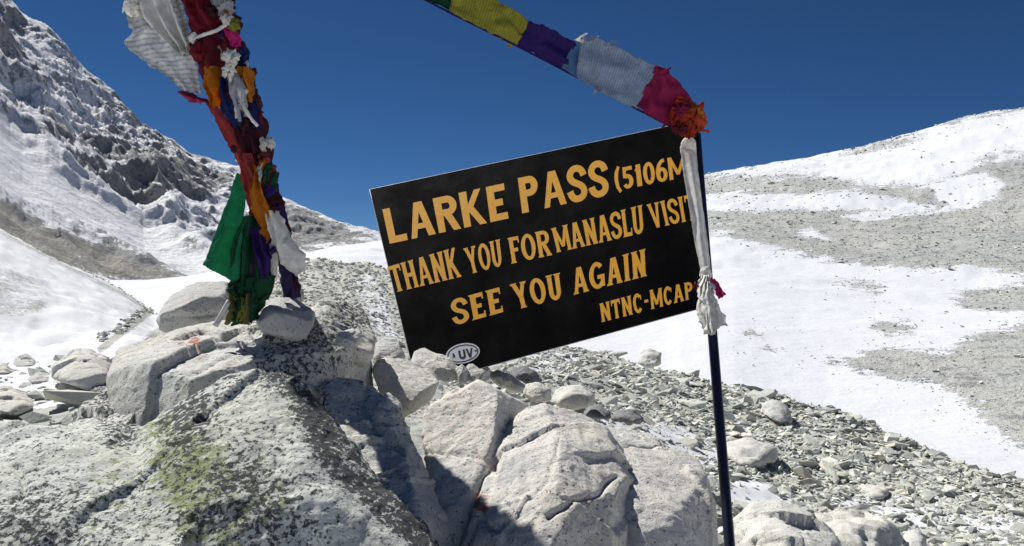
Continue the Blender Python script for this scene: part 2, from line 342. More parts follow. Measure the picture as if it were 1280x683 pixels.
def make_terr(T, sm_=6):
    cols = np.array(sorted(T)); K = len(T[cols[0]])
    LY = np.array([[math.log(T[c][k][0]) for k in range(K)] for c in cols]); ZZ = np.array([[T[c][k][1] for k in range(K)] for c in cols])
    def ev(x, y):
        az = np.arctan2(x, y); r = np.hypot(x, y); azc = np.clip(az, math.radians(-58), math.radians(58))
        # behind the viewer the two sides blend into each other
        wb = sstep(math.radians(80), math.radians(180), np.abs(az)) * .5
        def side(a):
            px = CX + F * np.tan(a); ly = np.log(np.maximum(r * np.cos(a), .01))
            ks = [tuple(sum(np.interp(px + o_, cols, M_[:, k]) for o_ in (-sm_, 0, sm_)) / 3 for M_ in (LY, ZZ)) for k in range(K)]
            z = ks[0][1].copy()
            for k in range(K - 1):
                (l0, z0), (l1, z1) = ks[k], ks[k + 1]
                t = np.clip((ly - l0) / (l1 - l0), 0, 1); z = np.where(ly > l0, z0 + (z1 - z0) * t, z)
            return z
        return (1 - wb) * side(azc) + wb * side(-azc) + CAMZ
    return ev
terr1 = make_terr(T1); terr2 = make_terr(T2, 34)
def polar_grid(az, r):
    A, R = np.meshgrid(az, r, indexing='ij'); x = (R * np.sin(A)).ravel(); y = (R * np.cos(A)).ravel()
    na, nr = len(az), len(r); i, j = np.meshgrid(np.arange(na - 1), np.arange(nr - 1), indexing='ij'); a = (i * nr + j).ravel()
    return x, y, np.stack([a, a + nr, a + nr + 1, a + 1], 1)
def az_list(p0, p1, step, coarse):
    a = [math.atan((p - CX) / F) for p in np.arange(p0, p1 + .1, step)]
    l = list(np.arange(-math.pi, a[0] - coarse * .5, coarse)); rr = list(np.arange(a[-1] + coarse, math.pi - coarse * .4, coarse)) + [math.pi]
    return np.array(l + a + rr)
def near_disp(x, y):
    P = np.stack([x, y, 0 * x], 1); r = np.hypot(x, y)
    return fbm(P, .5, 4, 11) * .06 * np.clip(r / 3, .3, 4) + fbm(P, 3., 3, 12) * .03 * np.clip(r / 5, .5, 3)
def ground1(x, y): return terr1(x, y) + near_disp(x, y)

# --- near ground
x, y, Fc = polar_grid(az_list(-40, 1330, 3, .06), np.exp(np.linspace(math.log(.35), math.log(105), 330)))
z = ground1(x, y); V = np.stack([x, y, z], 1); me = npmesh('rocky_ground', V, Fc)
pp = project(V); sn = np.zeros(len(V)); Yv = V[:, 1]
front = Yv > .5
def addp(cur, poly, w, base=0., gain=1.):
    return np.maximum(cur, gain * sstep(-w, w, polysd(pp, poly)))
left = addp(sn, [(-900, 200), (0, 240), (130, 330), (215, 355), (230, 392), (185, 420), (150, 470), (160, 510), (-900, 520)], 10, gain=.95)
left = left - .75 * (1 - sstep(2, 7, linesd(pp, [(126, 436), (150, 418), (188, 389)]))) * (Yv < 60)
left = left - .5 * (1 - sstep(1, 5, linesd(pp, [(0, 290), (60, 322), (120, 351), (158, 370), (188, 389)])))
left -= .42 * sstep(-10, 10, polysd(pp, [(-40, 320), (60, 345), (75, 375), (30, 400), (-40, 395)]))
r_ = np.zeros(len(V))
for poly, g in (([(905, 598), (960, 602), (990, 622), (985, 640), (930, 632), (900, 640)], .95), ([(690, 512), (760, 515), (850, 530), (905, 560), (900, 590), (790, 570), (690, 530)], .8),
                ([(1040, 622), (1110, 612), (1190, 640), (1290, 640), (1290, 700), (1120, 700)], .72), ([(1150, 560), (1200, 572), (1195, 584), (1150, 574)], .6), ([(640, 440), (700, 432), (735, 445), (690, 470), (640, 470)], .6),
                ([(430, 345), (475, 335), (500, 420), (500, 470), (470, 430)], .55)):
    r_ = np.maximum(r_, g * sstep(-8, 8, polysd(pp, poly)))
sn = np.where(front, np.maximum(np.where(pp[:, 0] < 330, left, 0), r_), .4)
sn = np.where(V[:, 1] < .9, .9, sn)  # unseen snow behind the camera, added to bounce fill light
attr(me, 'snow', sn)
o = link('rocky_ground', me, M_ground); tag(o, kind='structure')

# --- valley and right hill
x, y, Fc = polar_grid(az_list(380, 1330, 2.5, .05), np.exp(np.linspace(math.log(8), math.log(6000), 420)))
P = np.stack([x, y, 0 * x], 1); r = np.hypot(x, y)
z = terr2(x, y) + (fbm(P, .035, 5, 21) * 2.2 + fbm(P, .25, 3, 23) * .45 + fbm(np.stack([x * .6 + y * .2, y, x * 0], 1), .12, 3, 29, .5, True) * .45) * sstep(25, 200, r) + fbm(P, .004, 4, 25) * 12 * sstep(300, 1500, r)
V = np.stack([x, y, z], 1); me = npmesh('snow_valley', V, Fc); pp = project(V)
G = [[(860, 205), (878, 217), (918, 220), (1013, 217), (1044, 225), (1092, 233), (1155, 228), (1197, 217), (1239, 199), (1280, 194), (1500, 170), (1500, 350), (1280, 346), (1197, 333), (1139, 341), (1071, 330), (1007, 317), (950, 304), (913, 288), (884, 291), (860, 292)],
     [(1055, 191), (1097, 176), (1155, 165), (1134, 181), (1092, 190)], [(1180, 148), (1290, 128), (1290, 136), (1180, 156)],
     [(1187, 370), (1229, 357), (1300, 350), (1400, 350), (1400, 383), (1239, 385), (1202, 380)],
     [(1040, 448), (1097, 431), (1176, 436), (1229, 415), (1280, 399), (1500, 380), (1500, 640), (1280, 560), (1238, 543), (1202, 508), (1160, 478), (1121, 474), (1049, 458)],
     [(1040, 350), (1075, 346), (1105, 356), (1090, 364), (1055, 360)], [(914, 421), (928, 412), (944, 424)], [(936, 434), (948, 430), (955, 437)], [(1012, 448), (1025, 444), (1042, 452)], [(1090, 405), (1130, 400), (1150, 415), (1110, 420)]]
Hh = [[(880, 246), (928, 237), (976, 244), (1071, 240), (1113, 249), (1160, 262), (1123, 266), (1071, 259), (1018, 259), (955, 262), (880, 262)],
      [(1171, 233), (1239, 220), (1262, 228), (1229, 246), (1197, 260), (1168, 258), (1176, 244)], [(1065, 268), (1095, 264), (1110, 272), (1080, 276)], [(1000, 290), (1020, 286), (1030, 295)]]
gr = np.zeros(len(V))
pq_ = pp + np.stack([fbm(V, .05, 4, 61), fbm(V, .05, 4, 62)], 1) * np.array([26, 9]) + np.stack([fbm(V, .4, 3, 63), fbm(V, .4, 3, 64)], 1) * np.array([12, 4])
for g in G: gr = np.maximum(gr, sstep(-24, 16, polysd(pq_, g)))
for g in Hh: gr = np.minimum(gr, 1 - .85 * sstep(-10, 9, polysd(pq_, g)))
snow = 1.22 - gr * 1.0
snow = np.where((pp[:, 0] < 860) | (V[:, 1] < 5), 1.0, snow)
attr(me, 'snow', snow)
valley = link('snow_valley', me, M_valley); tag(valley, kind='structure')
vgr = gr; vV = V; vpp = pp

# --- left mountain (ridge line and foot given per column)
ridge_px = [(-700, -420), (-300, -200), (-60, -60), (0, -18), (14, 4), (30, 22), (60, 40), (84, 62), (100, 84), (120, 104), (140, 124), (162, 148), (180, 166), (200, 176), (215, 181), (240, 200), (262, 206), (300, 214), (340, 240), (375, 256), (400, 265), (440, 286), (475, 302), (520, 322), (600, 350)]
foot_px = [(-700, 330), (0, 330), (180, 372), (300, 352), (380, 340), (475, 322), (520, 335), (600, 360)]
cols_ = np.concatenate([np.arange(-700, -20, 14), np.arange(-20, 490, 1.3), np.arange(490, 600, 12)])
t = np.concatenate([np.linspace(0, 1, 280), 1 + np.linspace(.02, 1.6, 30)])
rp = np.interp(cols_, *zip(*ridge_px)); fp = np.interp(cols_, *zip(*foot_px))
rd = np.interp(cols_, [-700, 0, 470, 600], [1500, 1150, 820, 780]); fd = np.interp(cols_, [-700, 0, 170, 470, 600], [250, 230, 300, 400, 420])
T_, C_ = np.meshgrid(t, np.arange(len(cols_))); tt = np.minimum(T_, 1)
Yd = fd[C_] + (rd - fd)[C_] * tt ** 1.0
zf = -(fp - CY) / F * fd; zr = -(rp - CY) / F * rd
prof = .80 * tt ** 1.25 + .20 * tt
Zd = zf[C_] + (zr - zf)[C_] * prof
back = np.maximum(T_ - 1, 0); Yd = Yd + back * 700; Zd = Zd - back * 420
Xd = (cols_[C_] - CX) / F * Yd
P = np.stack([Xd.ravel(), Yd.ravel(), Zd.ravel()], 1)
# ribs run down to the right across the face: stretched ridged noise
ca, sa = math.cos(.62), math.sin(.62)
u = P[:, 0] * ca - P[:, 2] * sa; w = P[:, 0] * sa + P[:, 2] * ca
wv = fbm(P, .012, 3, 40) * 30
Q = np.stack([u * .35, P[:, 1] * .35, (w + wv) * 1.2], 1)
rib = fbm(Q, .016, 4, 41, .48, True)
rg = fbm(P, .03, 6, 44, .58, True)
env = np.sin(np.pi * np.clip(tt.ravel() * .94 + .03, 0, 1)) ** .5
pm = project(P)
smooth_zone = sstep(-14, 14, polysd(pm, [(-60, 150), (0, 165), (60, 215), (130, 262), (200, 300), (290, 365), (200, 352), (120, 310), (50, 275), (-60, 235)]))
snl = smooth_zone
rb0 = sstep(-14, 14, polysd(pm, [(-40, 245), (20, 262), (80, 290), (140, 318), (260, 352), (200, 372), (90, 345), (0, 300), (-40, 290)]))
amp = (1 - .75 * smooth_zone) * np.clip((zr - zf)[C_.ravel()] / 170, .38, 1) * (1 - .5 * sstep(.25, 0, tt.ravel()))
dz = (rib * 28 + rg * 11) * env * amp + fbm(P, .10, 4, 47, .55) * 2.2 * amp * (.5 + .5 * env)
dz += rb0 * (fbm(P, .07, 4, 81, .5) * 2.5 + fbm(Q, .06, 3, 83) * 3)
V = P.copy(); V[:, 2] += dz + CAMZ; V[:, 1] -= dz * .45; V[:, 0] += rib * 6 * env * amp
na, nr = Yd.shape; i, j = np.meshgrid(np.arange(na - 1), np.arange(nr - 1), indexing='ij'); a = (i * nr + j).ravel()
me = npmesh('mountain', V, np.stack([a, a + nr, a + nr + 1, a + 1], 1))
nrm = np.zeros(len(V) * 3, np.float32); me.vertices.foreach_get('normal', nrm); nrm = nrm.reshape(-1, 3)
pm = project(V)
sn = .92 + (nrm[:, 2] - .72) * 1.7 - rg * .22 - rib * .22
Qs = np.stack([u * .22, P[:, 1] * .22, w + wv * .6], 1); sn = sn + 1.35 * fbm(Qs, .045, 5, 71, .62)
sn = np.maximum(sn, snl * 1.0 + .12 * fbm(Qs, .08, 3, 75))
rockband = sstep(-14, 14, polysd(pm, [(-40, 245), (20, 262), (80, 290), (140, 318), (260, 352), (200, 372), (90, 345), (0, 300), (-40, 290)]))
sn = sn - rockband * 1.0
sn += .22 * sstep(-30, 30, polysd(pm, [(-60, -80), (60, -20), (150, 140), (110, 190), (0, 130), (-60, 100)]))
sn -= .85 * sstep(-6, 14, polysd(pm, [(330, 240), (400, 268), (480, 305), (470, 322), (380, 325), (340, 300)]))
sn -= .1 * sstep(.9, 1., tt.ravel()) 
attr(me, 'snow', sn); attr(me, 'tan', rockband)
o = link('mountain', me, M_mount); tag(o, kind='structure')

# ------------------------------------------------------------------ boulders from hulls
def hull_bm(pts, chips=0, seed=0):
    bm = hull_raw(pts); rr = random.Random(seed)
    for _ in range(chips):
        n = Vector((rr.gauss(0, 1), rr.gauss(0, 1) - .3, rr.gauss(0, 1) + .3)).normalized()
        hs_ = sorted(v.co.dot(n) for v in bm.verts); ex = hs_[-1] - hs_[0]; h = hs_[-1] - ex * rr.uniform(.015, .075)
        r = bmesh.ops.bisect_plane(bm, geom=list(bm.verts) + list(bm.edges) + list(bm.faces), plane_co=n * h, plane_no=n, clear_outer=True)
        ed = [e for e in r['geom_cut'] if isinstance(e, bmesh.types.BMEdge)]
        if ed: bmesh.ops.contextual_create(bm, geom=ed)
    return bm
def hull_raw(pts):
    bm = bmesh.new()
    for p in pts: bm.verts.new(p)
    r = bmesh.ops.convex_hull(bm, input=bm.verts)
    bmesh.ops.delete(bm, geom=[g for g in set(r['geom_interior'] + r['geom_unused']) if isinstance(g, bmesh.types.BMVert)], context='VERTS')
    return bm
def auto_hull(outline, Y, d, lift=0, tilt=0.):
    """outline in picture pixels at depth Y -> front shoulder, mid, back; tilt pushes the upper rim back so the top is seen"""
    o = np.array(outline, float); c = o.mean(0); out = []
    y0, y1 = o[:, 1].min(), o[:, 1].max()
    for (sc, dy, sh) in ((.62, -.5, .18), (1., -.08, 0.), (.97, .25, 0.), (.7, .5, .1)):
        for p in o:
            q = c + (p - c) * sc; q[1] += sh * (y1 - y0)
            k = (y1 - p[1]) / (y1 - y0 + 1e-6)
            out.append(at(q[0], q[1], Y + dy * d + tilt * k))
    return out
def boulder(name, hulls, mat, label, cat='boulder', voxel=.008, amp=1., group=None, dark=(), green=(), red=(), seed=None, cracks=(), parent=None, rnd=2, facet=0., chips=20, fdens=.45, fa=.45):
    seed = seed if seed is not None else sum(map(ord, label)) % 999
    bm = bmesh.new()
    for hi, pts in enumerate(hulls):
        hb = hull_bm(pts, chips, seed + hi); tmp = bpy.data.meshes.new('t'); hb.to_mesh(tmp); hb.free(); bm.from_mesh(tmp); bpy.data.meshes.remove(tmp)
    me = bpy.data.meshes.new(name); bm.to_mesh(me); bm.free()
    o = bpy.data.objects.new(name, me); COL.objects.link(o)
    m = o.modifiers.new('r', 'REMESH'); m.mode = 'VOXEL'; m.voxel_size = voxel
    sm = o.modifiers.new('s', 'SMOOTH'); sm.factor = .25; sm.iterations = max(1, rnd // 2)
    dg = bpy.context.evaluated_depsgraph_get(); ev = bpy.data.meshes.new_from_object(o.evaluated_get(dg)); o.modifiers.clear(); o.data = ev; bpy.data.meshes.remove(me); me = ev
    n = len(me.vertices); V = np.zeros(n * 3, np.float32); me.vertices.foreach_get('co', V); V = V.reshape(-1, 3).astype(float)
    N = np.zeros(n * 3, np.float32); me.vertices.foreach_get('normal', N); N = N.reshape(-1, 3)
    ext = V.max(0) - V.min(0); s = float(np.cbrt(ext[0] * ext[1] * ext[2]))
    # fractured facets: max of random planes noise (cell-like steps) + fbm
    def facets(ns_, k, sd):
        r2 = np.random.default_rng(seed + sd); c = V[r2.integers(0, n, ns_)]; g = r2.normal(0, k, (ns_, 3))
        Vw = V + np.stack([vnoise(V, 5 / s, seed + 60 + q_) for q_ in range(3)], 1) * .02 * s
        D = np.full(n, 1e9); idx = np.zeros(n, int); D2 = np.full(n, 1e9)
        for i_ in range(ns_):
            dd = np.sqrt(((Vw - c[i_]) ** 2).sum(1)); bt = dd < D
            D2 = np.where(bt, D, np.minimum(D2, dd)); idx = np.where(bt, i_, idx); D = np.where(bt, dd, D)
        edge_ = sstep(0, .014 * s, D2 - D)
        return ((V - c[idx]) * g[idx]).sum(1) * edge_
    fac = facets(int(26 * fdens), .24, 1) + facets(int(110 * fdens), .20, 2)
    w = V + np.stack([vnoise(V, 2.2 / s, seed + 5 + k) for k in range(3)], 1) * .12 * s
    cell = np.floor(fbm(w, 2.3 / s, 2, seed + 9) * 5) / 5
    fr = fbm(w, 2.3 / s, 2, seed + 9) * 5; st = np.floor(fr) + sstep(.0, .35, fr - np.floor(fr))
    d = np.clip(fac, -.07 * s, .05 * s) * fa + fbm(V, 1.6 / s, 3, seed) * .02 * s + (st / 5) * .012 * s * facet + fbm(V, 6 / s, 5, seed + 3, .6) * .009 * s + fbm(V, 26, 4, seed + 4, .6, True) * .0045
    pv = project(V)
    for line, wd, dp in cracks:
        ds = linesd(pv + np.stack([vnoise(V, 14, seed + 31), vnoise(V, 14, seed + 32)], 1) * 6, line); d = d - dp * np.exp(-(ds / wd) ** 2)
    V2 = V + N * (d * amp)[:, None]
    me.vertices.foreach_set('co', V2.astype(np.float32).ravel())
    me.polygons.foreach_set('use_smooth', np.ones(len(me.polygons), bool))
    def spots(L):
        a = np.zeros(n)
        for item in L:
            if len(item) == 3:
                c, rad, g = item; dd = np.hypot(*(pv - np.array(c)).T); a = np.maximum(a, g * (1 - sstep(rad * .3, rad, dd)))
            else:
                line, rad, g, _ = item; a = np.maximum(a, g * (1 - sstep(rad * .3, rad, linesd(pv, line))))
        return a
    attr(me, 'dark', spots(dark)); attr(me, 'green', spots(green)); attr(me, 'red', spots(red))
    me.update()
    base = Vector((float(V2[:, 0].mean()), float(V2[:, 1].mean()), float(V2[:, 2].min())))
    import mathutils
    me.transform(mathutils.Matrix.Translation(-base)); o.location = base
    me.materials.clear(); me.materials.append(mat)
    tag(o, label, cat, group)
    return o
def ground_hit(px, py):
    Ys = np.exp(np.linspace(math.log(2.5), math.log(26), 500)); g_ = ground1((px - CX) / F * Ys, Ys); zz_ = CAMZ - (py - CY) / F * Ys
    k = np.where(zz_ <= g_)[0]; return float(Ys[k[0]]) if len(k) else 12.
def P3(L): return [at(*p) for p in L]

# big lichen boulder, lower left
boulder('boulder', [P3([(-160, 560, 1.902), (-60, 520, 2.000), (60, 506, 2.100), (118, 516, 2.120), (150, 546, 2.000), (215, 548, 1.902), (60, 560, 1.782), (-60, 740, 1.482), (60, 720, 1.452), (250, 690, 1.464), (-160, 620, 1.632),
    (330, 620, 1.644), (-200, 1200, 1.482), (300, 1200, 1.482), (-160, 800, 2.200), (250, 760, 2.300)]),
    P3([(150, 556, 1.884), (215, 530, 1.944), (240, 505, 1.980), (285, 472, 2.000), (345, 459, 1.980), (370, 468, 1.956), (392, 510, 1.884), (440, 575, 1.764), (500, 640, 1.668), (560, 700, 1.608), (575, 900, 1.572), (300, 1200, 1.482), (60, 1000, 1.482),
    (330, 520, 1.812), (375, 570, 1.704), (430, 680, 1.524), (250, 690, 1.470), (150, 640, 1.572), (400, 760, 2.300), (150, 760, 2.200), (300, 500, 2.100)])],
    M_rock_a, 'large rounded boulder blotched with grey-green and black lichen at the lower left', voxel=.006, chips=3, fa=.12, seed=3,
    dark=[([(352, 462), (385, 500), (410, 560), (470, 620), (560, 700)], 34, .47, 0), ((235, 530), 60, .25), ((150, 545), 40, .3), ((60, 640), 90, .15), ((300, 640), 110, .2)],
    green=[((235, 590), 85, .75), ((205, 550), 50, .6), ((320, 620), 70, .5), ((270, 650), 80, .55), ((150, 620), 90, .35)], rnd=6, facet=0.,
    cracks=[([(0, 560), (60, 545), (130, 560), (160, 545)], 4, .008), ([(25, 590), (30, 630)], 4, .012)])
# base slab carrying the flags
boulder('boulder', [P3([(142, 470, 2.35), (150, 440, 2.5), (195, 417, 2.62), (250, 408, 2.72), (320, 404, 2.75), (330, 430, 2.45), (300, 470, 2.2), (268, 476, 2.15), (190, 486, 2.1), (160, 500, 2.15), (150, 640, 2.2), (300, 640, 2.2), (330, 560, 2.9), (150, 560, 2.9)]),
    P3([(300, 404, 2.75), (330, 418, 2.5), (400, 430, 2.45), (455, 400, 2.75), (465, 372, 3.0), (420, 368, 3.05), (330, 392, 3.0), (300, 470, 2.25), (380, 478, 2.3), (420, 560, 2.3), (300, 640, 2.2), (460, 560, 2.9), (300, 560, 2.9)])],
    M_rock_b, 'broad cream slab with rusty specks that carries the foot of the flag bundle', fa=0.35, voxel=.008, seed=12,
    dark=[((360, 440), 80, .5), ((395, 440), 60, .45), ((215, 470), 30, .3), ((300, 440), 30, .2)], red=[((240, 436), 38, .5), ((200, 425), 30, .35), ((243, 430), 14, .9)], rnd=3,  # right-hand dark spots paint the bundle's shadow along with dark lichen
    cracks=[([(235, 470), (262, 455), (300, 440)], 2, .008)])
# lower left lump under the slab: shade of the hollow painted as dark patches
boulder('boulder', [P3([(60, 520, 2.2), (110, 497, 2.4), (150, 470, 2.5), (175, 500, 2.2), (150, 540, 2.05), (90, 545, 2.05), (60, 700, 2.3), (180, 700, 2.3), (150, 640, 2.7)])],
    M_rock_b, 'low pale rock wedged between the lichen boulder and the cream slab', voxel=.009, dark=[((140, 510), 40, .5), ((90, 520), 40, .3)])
# grey block left of the bundle
boulder('rock', [P3([(193, 398, 2.85), (196, 380, 2.85), (215, 362, 2.95), (255, 349, 3.1), (283, 349, 3.1), (285, 372, 2.85), (232, 380, 2.72), (205, 388, 2.75), (203, 417, 2.72), (275, 412, 2.78), (288, 400, 3.0), (200, 412, 3.1), (285, 420, 3.3), (215, 400, 3.35)])],
    M_rock_d, 'squarish pale grey block standing left of the flag bundle', 'rock', fa=.2, voxel=.007, amp=.6, rnd=1, cracks=[([(205, 402), (240, 397), (280, 392)], 2, .01)])
# stones right of the bundle foot
boulder('rock', [P3([(318, 398, 2.5), (322, 382, 2.55), (348, 372, 2.65), (372, 376, 2.68), (394, 388, 2.62), (392, 402, 2.5), (380, 428, 2.42), (355, 420, 2.38), (322, 408, 2.4), (350, 392, 2.42), (340, 430, 2.7), (388, 425, 2.8), (360, 385, 2.85)])],
    M_rock_d, 'grey angular stone lying right of the flag bundle foot', 'rock', fa=.2, voxel=.006, amp=.7, rnd=1)
boulder('rock', [P3([(385, 392, 2.7), (400, 372, 2.85), (430, 374, 2.95), (455, 392, 2.95), (470, 420, 2.8), (462, 450, 2.6), (420, 440, 2.5), (390, 420, 2.5), (440, 470, 2.9), (400, 440, 3.1), (450, 430, 3.2)])],
    M_rock_b, 'dark shaded rock hump behind the pale pebble, above the middle boulder', 'rock', voxel=.007, dark=[((430, 400), 60, .45)])  # dark spot puts the hump's shade into its colour
boulder('rock', [auto_hull([(418, 432), (422, 418), (440, 411), (452, 414), (453, 426), (444, 433)], 2.45, .12)], M_rock_d, 'fist-sized smooth pale stone resting on top of the middle boulder', 'rock', voxel=.004, amp=.8)
boulder('rock', [auto_hull([(355, 376), (358, 362), (372, 357), (380, 362), (379, 376), (368, 382)], 2.78, .12)], M_rock_d, 'small grey stone propped against the back of the flag pole', 'rock', voxel=.005, amp=.8)
# middle boulder
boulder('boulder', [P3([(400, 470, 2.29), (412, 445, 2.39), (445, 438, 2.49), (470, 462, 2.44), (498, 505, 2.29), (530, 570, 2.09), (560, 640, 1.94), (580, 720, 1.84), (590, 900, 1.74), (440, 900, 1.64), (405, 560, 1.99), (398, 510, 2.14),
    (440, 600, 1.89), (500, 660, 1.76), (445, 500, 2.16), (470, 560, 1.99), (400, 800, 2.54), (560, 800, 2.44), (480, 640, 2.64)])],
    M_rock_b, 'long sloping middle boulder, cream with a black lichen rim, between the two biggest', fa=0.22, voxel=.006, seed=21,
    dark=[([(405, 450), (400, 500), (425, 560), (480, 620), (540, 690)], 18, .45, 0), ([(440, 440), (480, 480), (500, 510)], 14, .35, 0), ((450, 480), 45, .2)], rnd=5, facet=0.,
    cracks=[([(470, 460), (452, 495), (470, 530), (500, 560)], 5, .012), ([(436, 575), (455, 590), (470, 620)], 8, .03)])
# right big boulder
boulder('boulder', [P3([(524, 520, 2.2), (545, 488, 2.33), (585, 472, 2.42), (622, 472, 2.42), (612, 500, 2.18), (592, 545, 2.0), (570, 592, 1.92), (540, 560, 2.05), (668, 496, 2.62), (655, 545, 2.38), (610, 600, 2.1), (560, 760, 1.85), (620, 700, 2.2), (700, 620, 2.8), (560, 640, 2.3), (640, 520, 2.85), (560, 500, 2.7)]),
    P3([(645, 520, 2.3), (672, 492, 2.45), (700, 500, 2.5), (740, 520, 2.5), (790, 548, 2.4), (795, 575, 2.22), (765, 625, 1.95), (700, 640, 1.8), (740, 900, 1.55), (600, 900, 1.6), (572, 700, 1.85), (590, 610, 1.98), (620, 570, 2.05), (700, 545, 2.1), (680, 760, 1.62), (640, 700, 2.5), (800, 700, 2.5)])],
    M_rock_c, 'massive pinkish-cream boulder with reddish specks under the stone-propped sign', fa=0.24, voxel=.006, seed=31,
    red=[((600, 622), 14, .9), ((603, 634), 10, 1.1), ((590, 520), 75, .4), ((560, 500), 50, .45), ((600, 575), 30, .4), ((700, 620), 60, .25), ((650, 560), 60, .25), ((735, 622), 30, .5)], rnd=2, amp=1.,
    dark=[((580, 560), 40, .12), ((640, 520), 25, .15)],
    cracks=[([(626, 650), (617, 662), (604, 645)], 3, .012), ([(690, 648), (720, 628), (752, 612), (768, 592)], 3, .012), ([(700, 545), (688, 590), (660, 620)], 2, .006)])
boulder('boulder', [P3([(770, 565, 2.35), (800, 555, 2.45), (850, 560, 2.5), (888, 580, 2.45), (897, 620, 2.3), (897, 720, 2.1), (890, 900, 1.9), (720, 900, 1.7), (735, 700, 1.85), (745, 640, 2.0), (790, 610, 2.1), (850, 640, 2.05), (860, 740, 1.9), (880, 760, 2.6), (740, 760, 2.5)])],
    M_rock_c, 'smooth cream boulder beside the pole, right of the pinkish boulder', fa=0.2, voxel=.007, seed=37, rnd=3, amp=.9, facet=0.,
    cracks=[([(780, 590), (770, 640), (740, 670)], 2.5, .01)], red=[((760, 600), 30, .3)])
boulder('rock', [P3([(735, 545, 2.6), (760, 532, 2.75), (800, 538, 2.8), (832, 552, 2.75), (828, 566, 2.6), (790, 566, 2.5), (750, 556, 2.5), (800, 600, 2.9), (750, 600, 2.8)])],
    M_rock_b, 'flat slab lying behind the right end of the pinkish boulder', 'rock', voxel=.007, amp=.7, rnd=2)
# smaller stones near the sign
boulder('rock', [P3([(463, 452, 2.85), (480, 446, 2.97), (520, 450, 3.03), (545, 462, 3.00), (549, 478, 2.87), (512, 512, 2.65), (503, 512, 2.65), (470, 480, 2.70), (506, 500, 2.63), (500, 525, 2.85), (540, 500, 3.00), (480, 500, 3.00)])],
    M_rock_b, 'flat-topped speckled stone bridging the gap left of the sign corner', 'rock', fa=.2, voxel=.005, amp=.7, rnd=1)
boulder('rock', [auto_hull([(468, 450), (466, 432), (480, 424), (500, 432), (506, 446), (490, 454)], 3.20, .18, tilt=.08)], M_rock_d, 'small stone tucked behind the flat-topped stone, left of the sign', 'rock', voxel=.005, amp=.8)
boulder('rock', [P3([(514, 452, 3.16), (519, 436, 3.22), (535, 435, 3.26), (570, 445, 3.24), (577, 458, 3.18), (574, 472, 3.11), (558, 478, 3.08), (540, 470, 3.06), (516, 458, 3.10), (545, 455, 3.08), (555, 476, 3.26), (525, 462, 3.32), (572, 465, 3.28)])],
    M_rock_b, 'pale angular stone holding down the lower left corner of the sign', 'rock', fa=.2, voxel=.0045, amp=.7, rnd=1)
boulder('rock', [auto_hull([(579, 474), (576, 458), (588, 450), (602, 452), (612, 462), (612, 474), (596, 480)], 3.15, .16, tilt=.05)], M_rock_b, 'small pale stone below the oval sticker', 'rock', fa=.2, voxel=.0045, amp=.8)
boulder('rock', [auto_hull([(574, 478), (570, 462), (577, 456), (584, 462), (584, 478)], 3.11, .08)], M_rock_d, 'narrow upright pebble between the two stones below the oval sticker', 'rock', voxel=.004, amp=.8)
boulder('rock', [auto_hull([(636, 474), (640, 463), (655, 458), (668, 463), (677, 476), (668, 482), (650, 484)], 3.65, .22)], M_rock_dark, 'dark blue-grey stone below the bottom edge of the sign', 'rock', voxel=.006, amp=.8)
boulder('rock', [auto_hull([(612, 470), (622, 462), (640, 470), (662, 484), (662, 490), (640, 486), (618, 478)], 3.25, .2)], M_rock_b, 'thin pale slab lying flat behind the top of the pinkish boulder', 'rock', voxel=.006, amp=.6)
boulder('rock', [auto_hull([(655, 492), (658, 481), (672, 478), (688, 486), (688, 500), (668, 503)], 2.95, .2)], M_rock_b, 'pale wedge stone just behind the peak of the pinkish boulder', 'rock', voxel=.006, amp=.8)
boulder('rock', [auto_hull([(688, 503), (696, 486), (720, 481), (742, 490), (744, 506), (715, 512)], 4.0, .4, tilt=.1)], M_rock_b, 'tan block on the scree behind the pinkish boulder', 'rock', voxel=.01, amp=.8)
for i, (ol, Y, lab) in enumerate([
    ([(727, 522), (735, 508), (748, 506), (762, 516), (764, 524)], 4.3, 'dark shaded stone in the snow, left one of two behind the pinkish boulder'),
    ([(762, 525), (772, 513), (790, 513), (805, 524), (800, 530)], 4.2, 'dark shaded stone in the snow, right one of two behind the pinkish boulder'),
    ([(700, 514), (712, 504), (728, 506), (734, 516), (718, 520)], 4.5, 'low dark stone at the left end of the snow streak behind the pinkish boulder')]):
    boulder('rock', [auto_hull(ol, Y, .35, tilt=.1)], M_rock_dark if i < 3 else M_rock_d, lab, 'rock', voxel=.012, amp=.8)  # dark material paints the shaded fronts of these stones
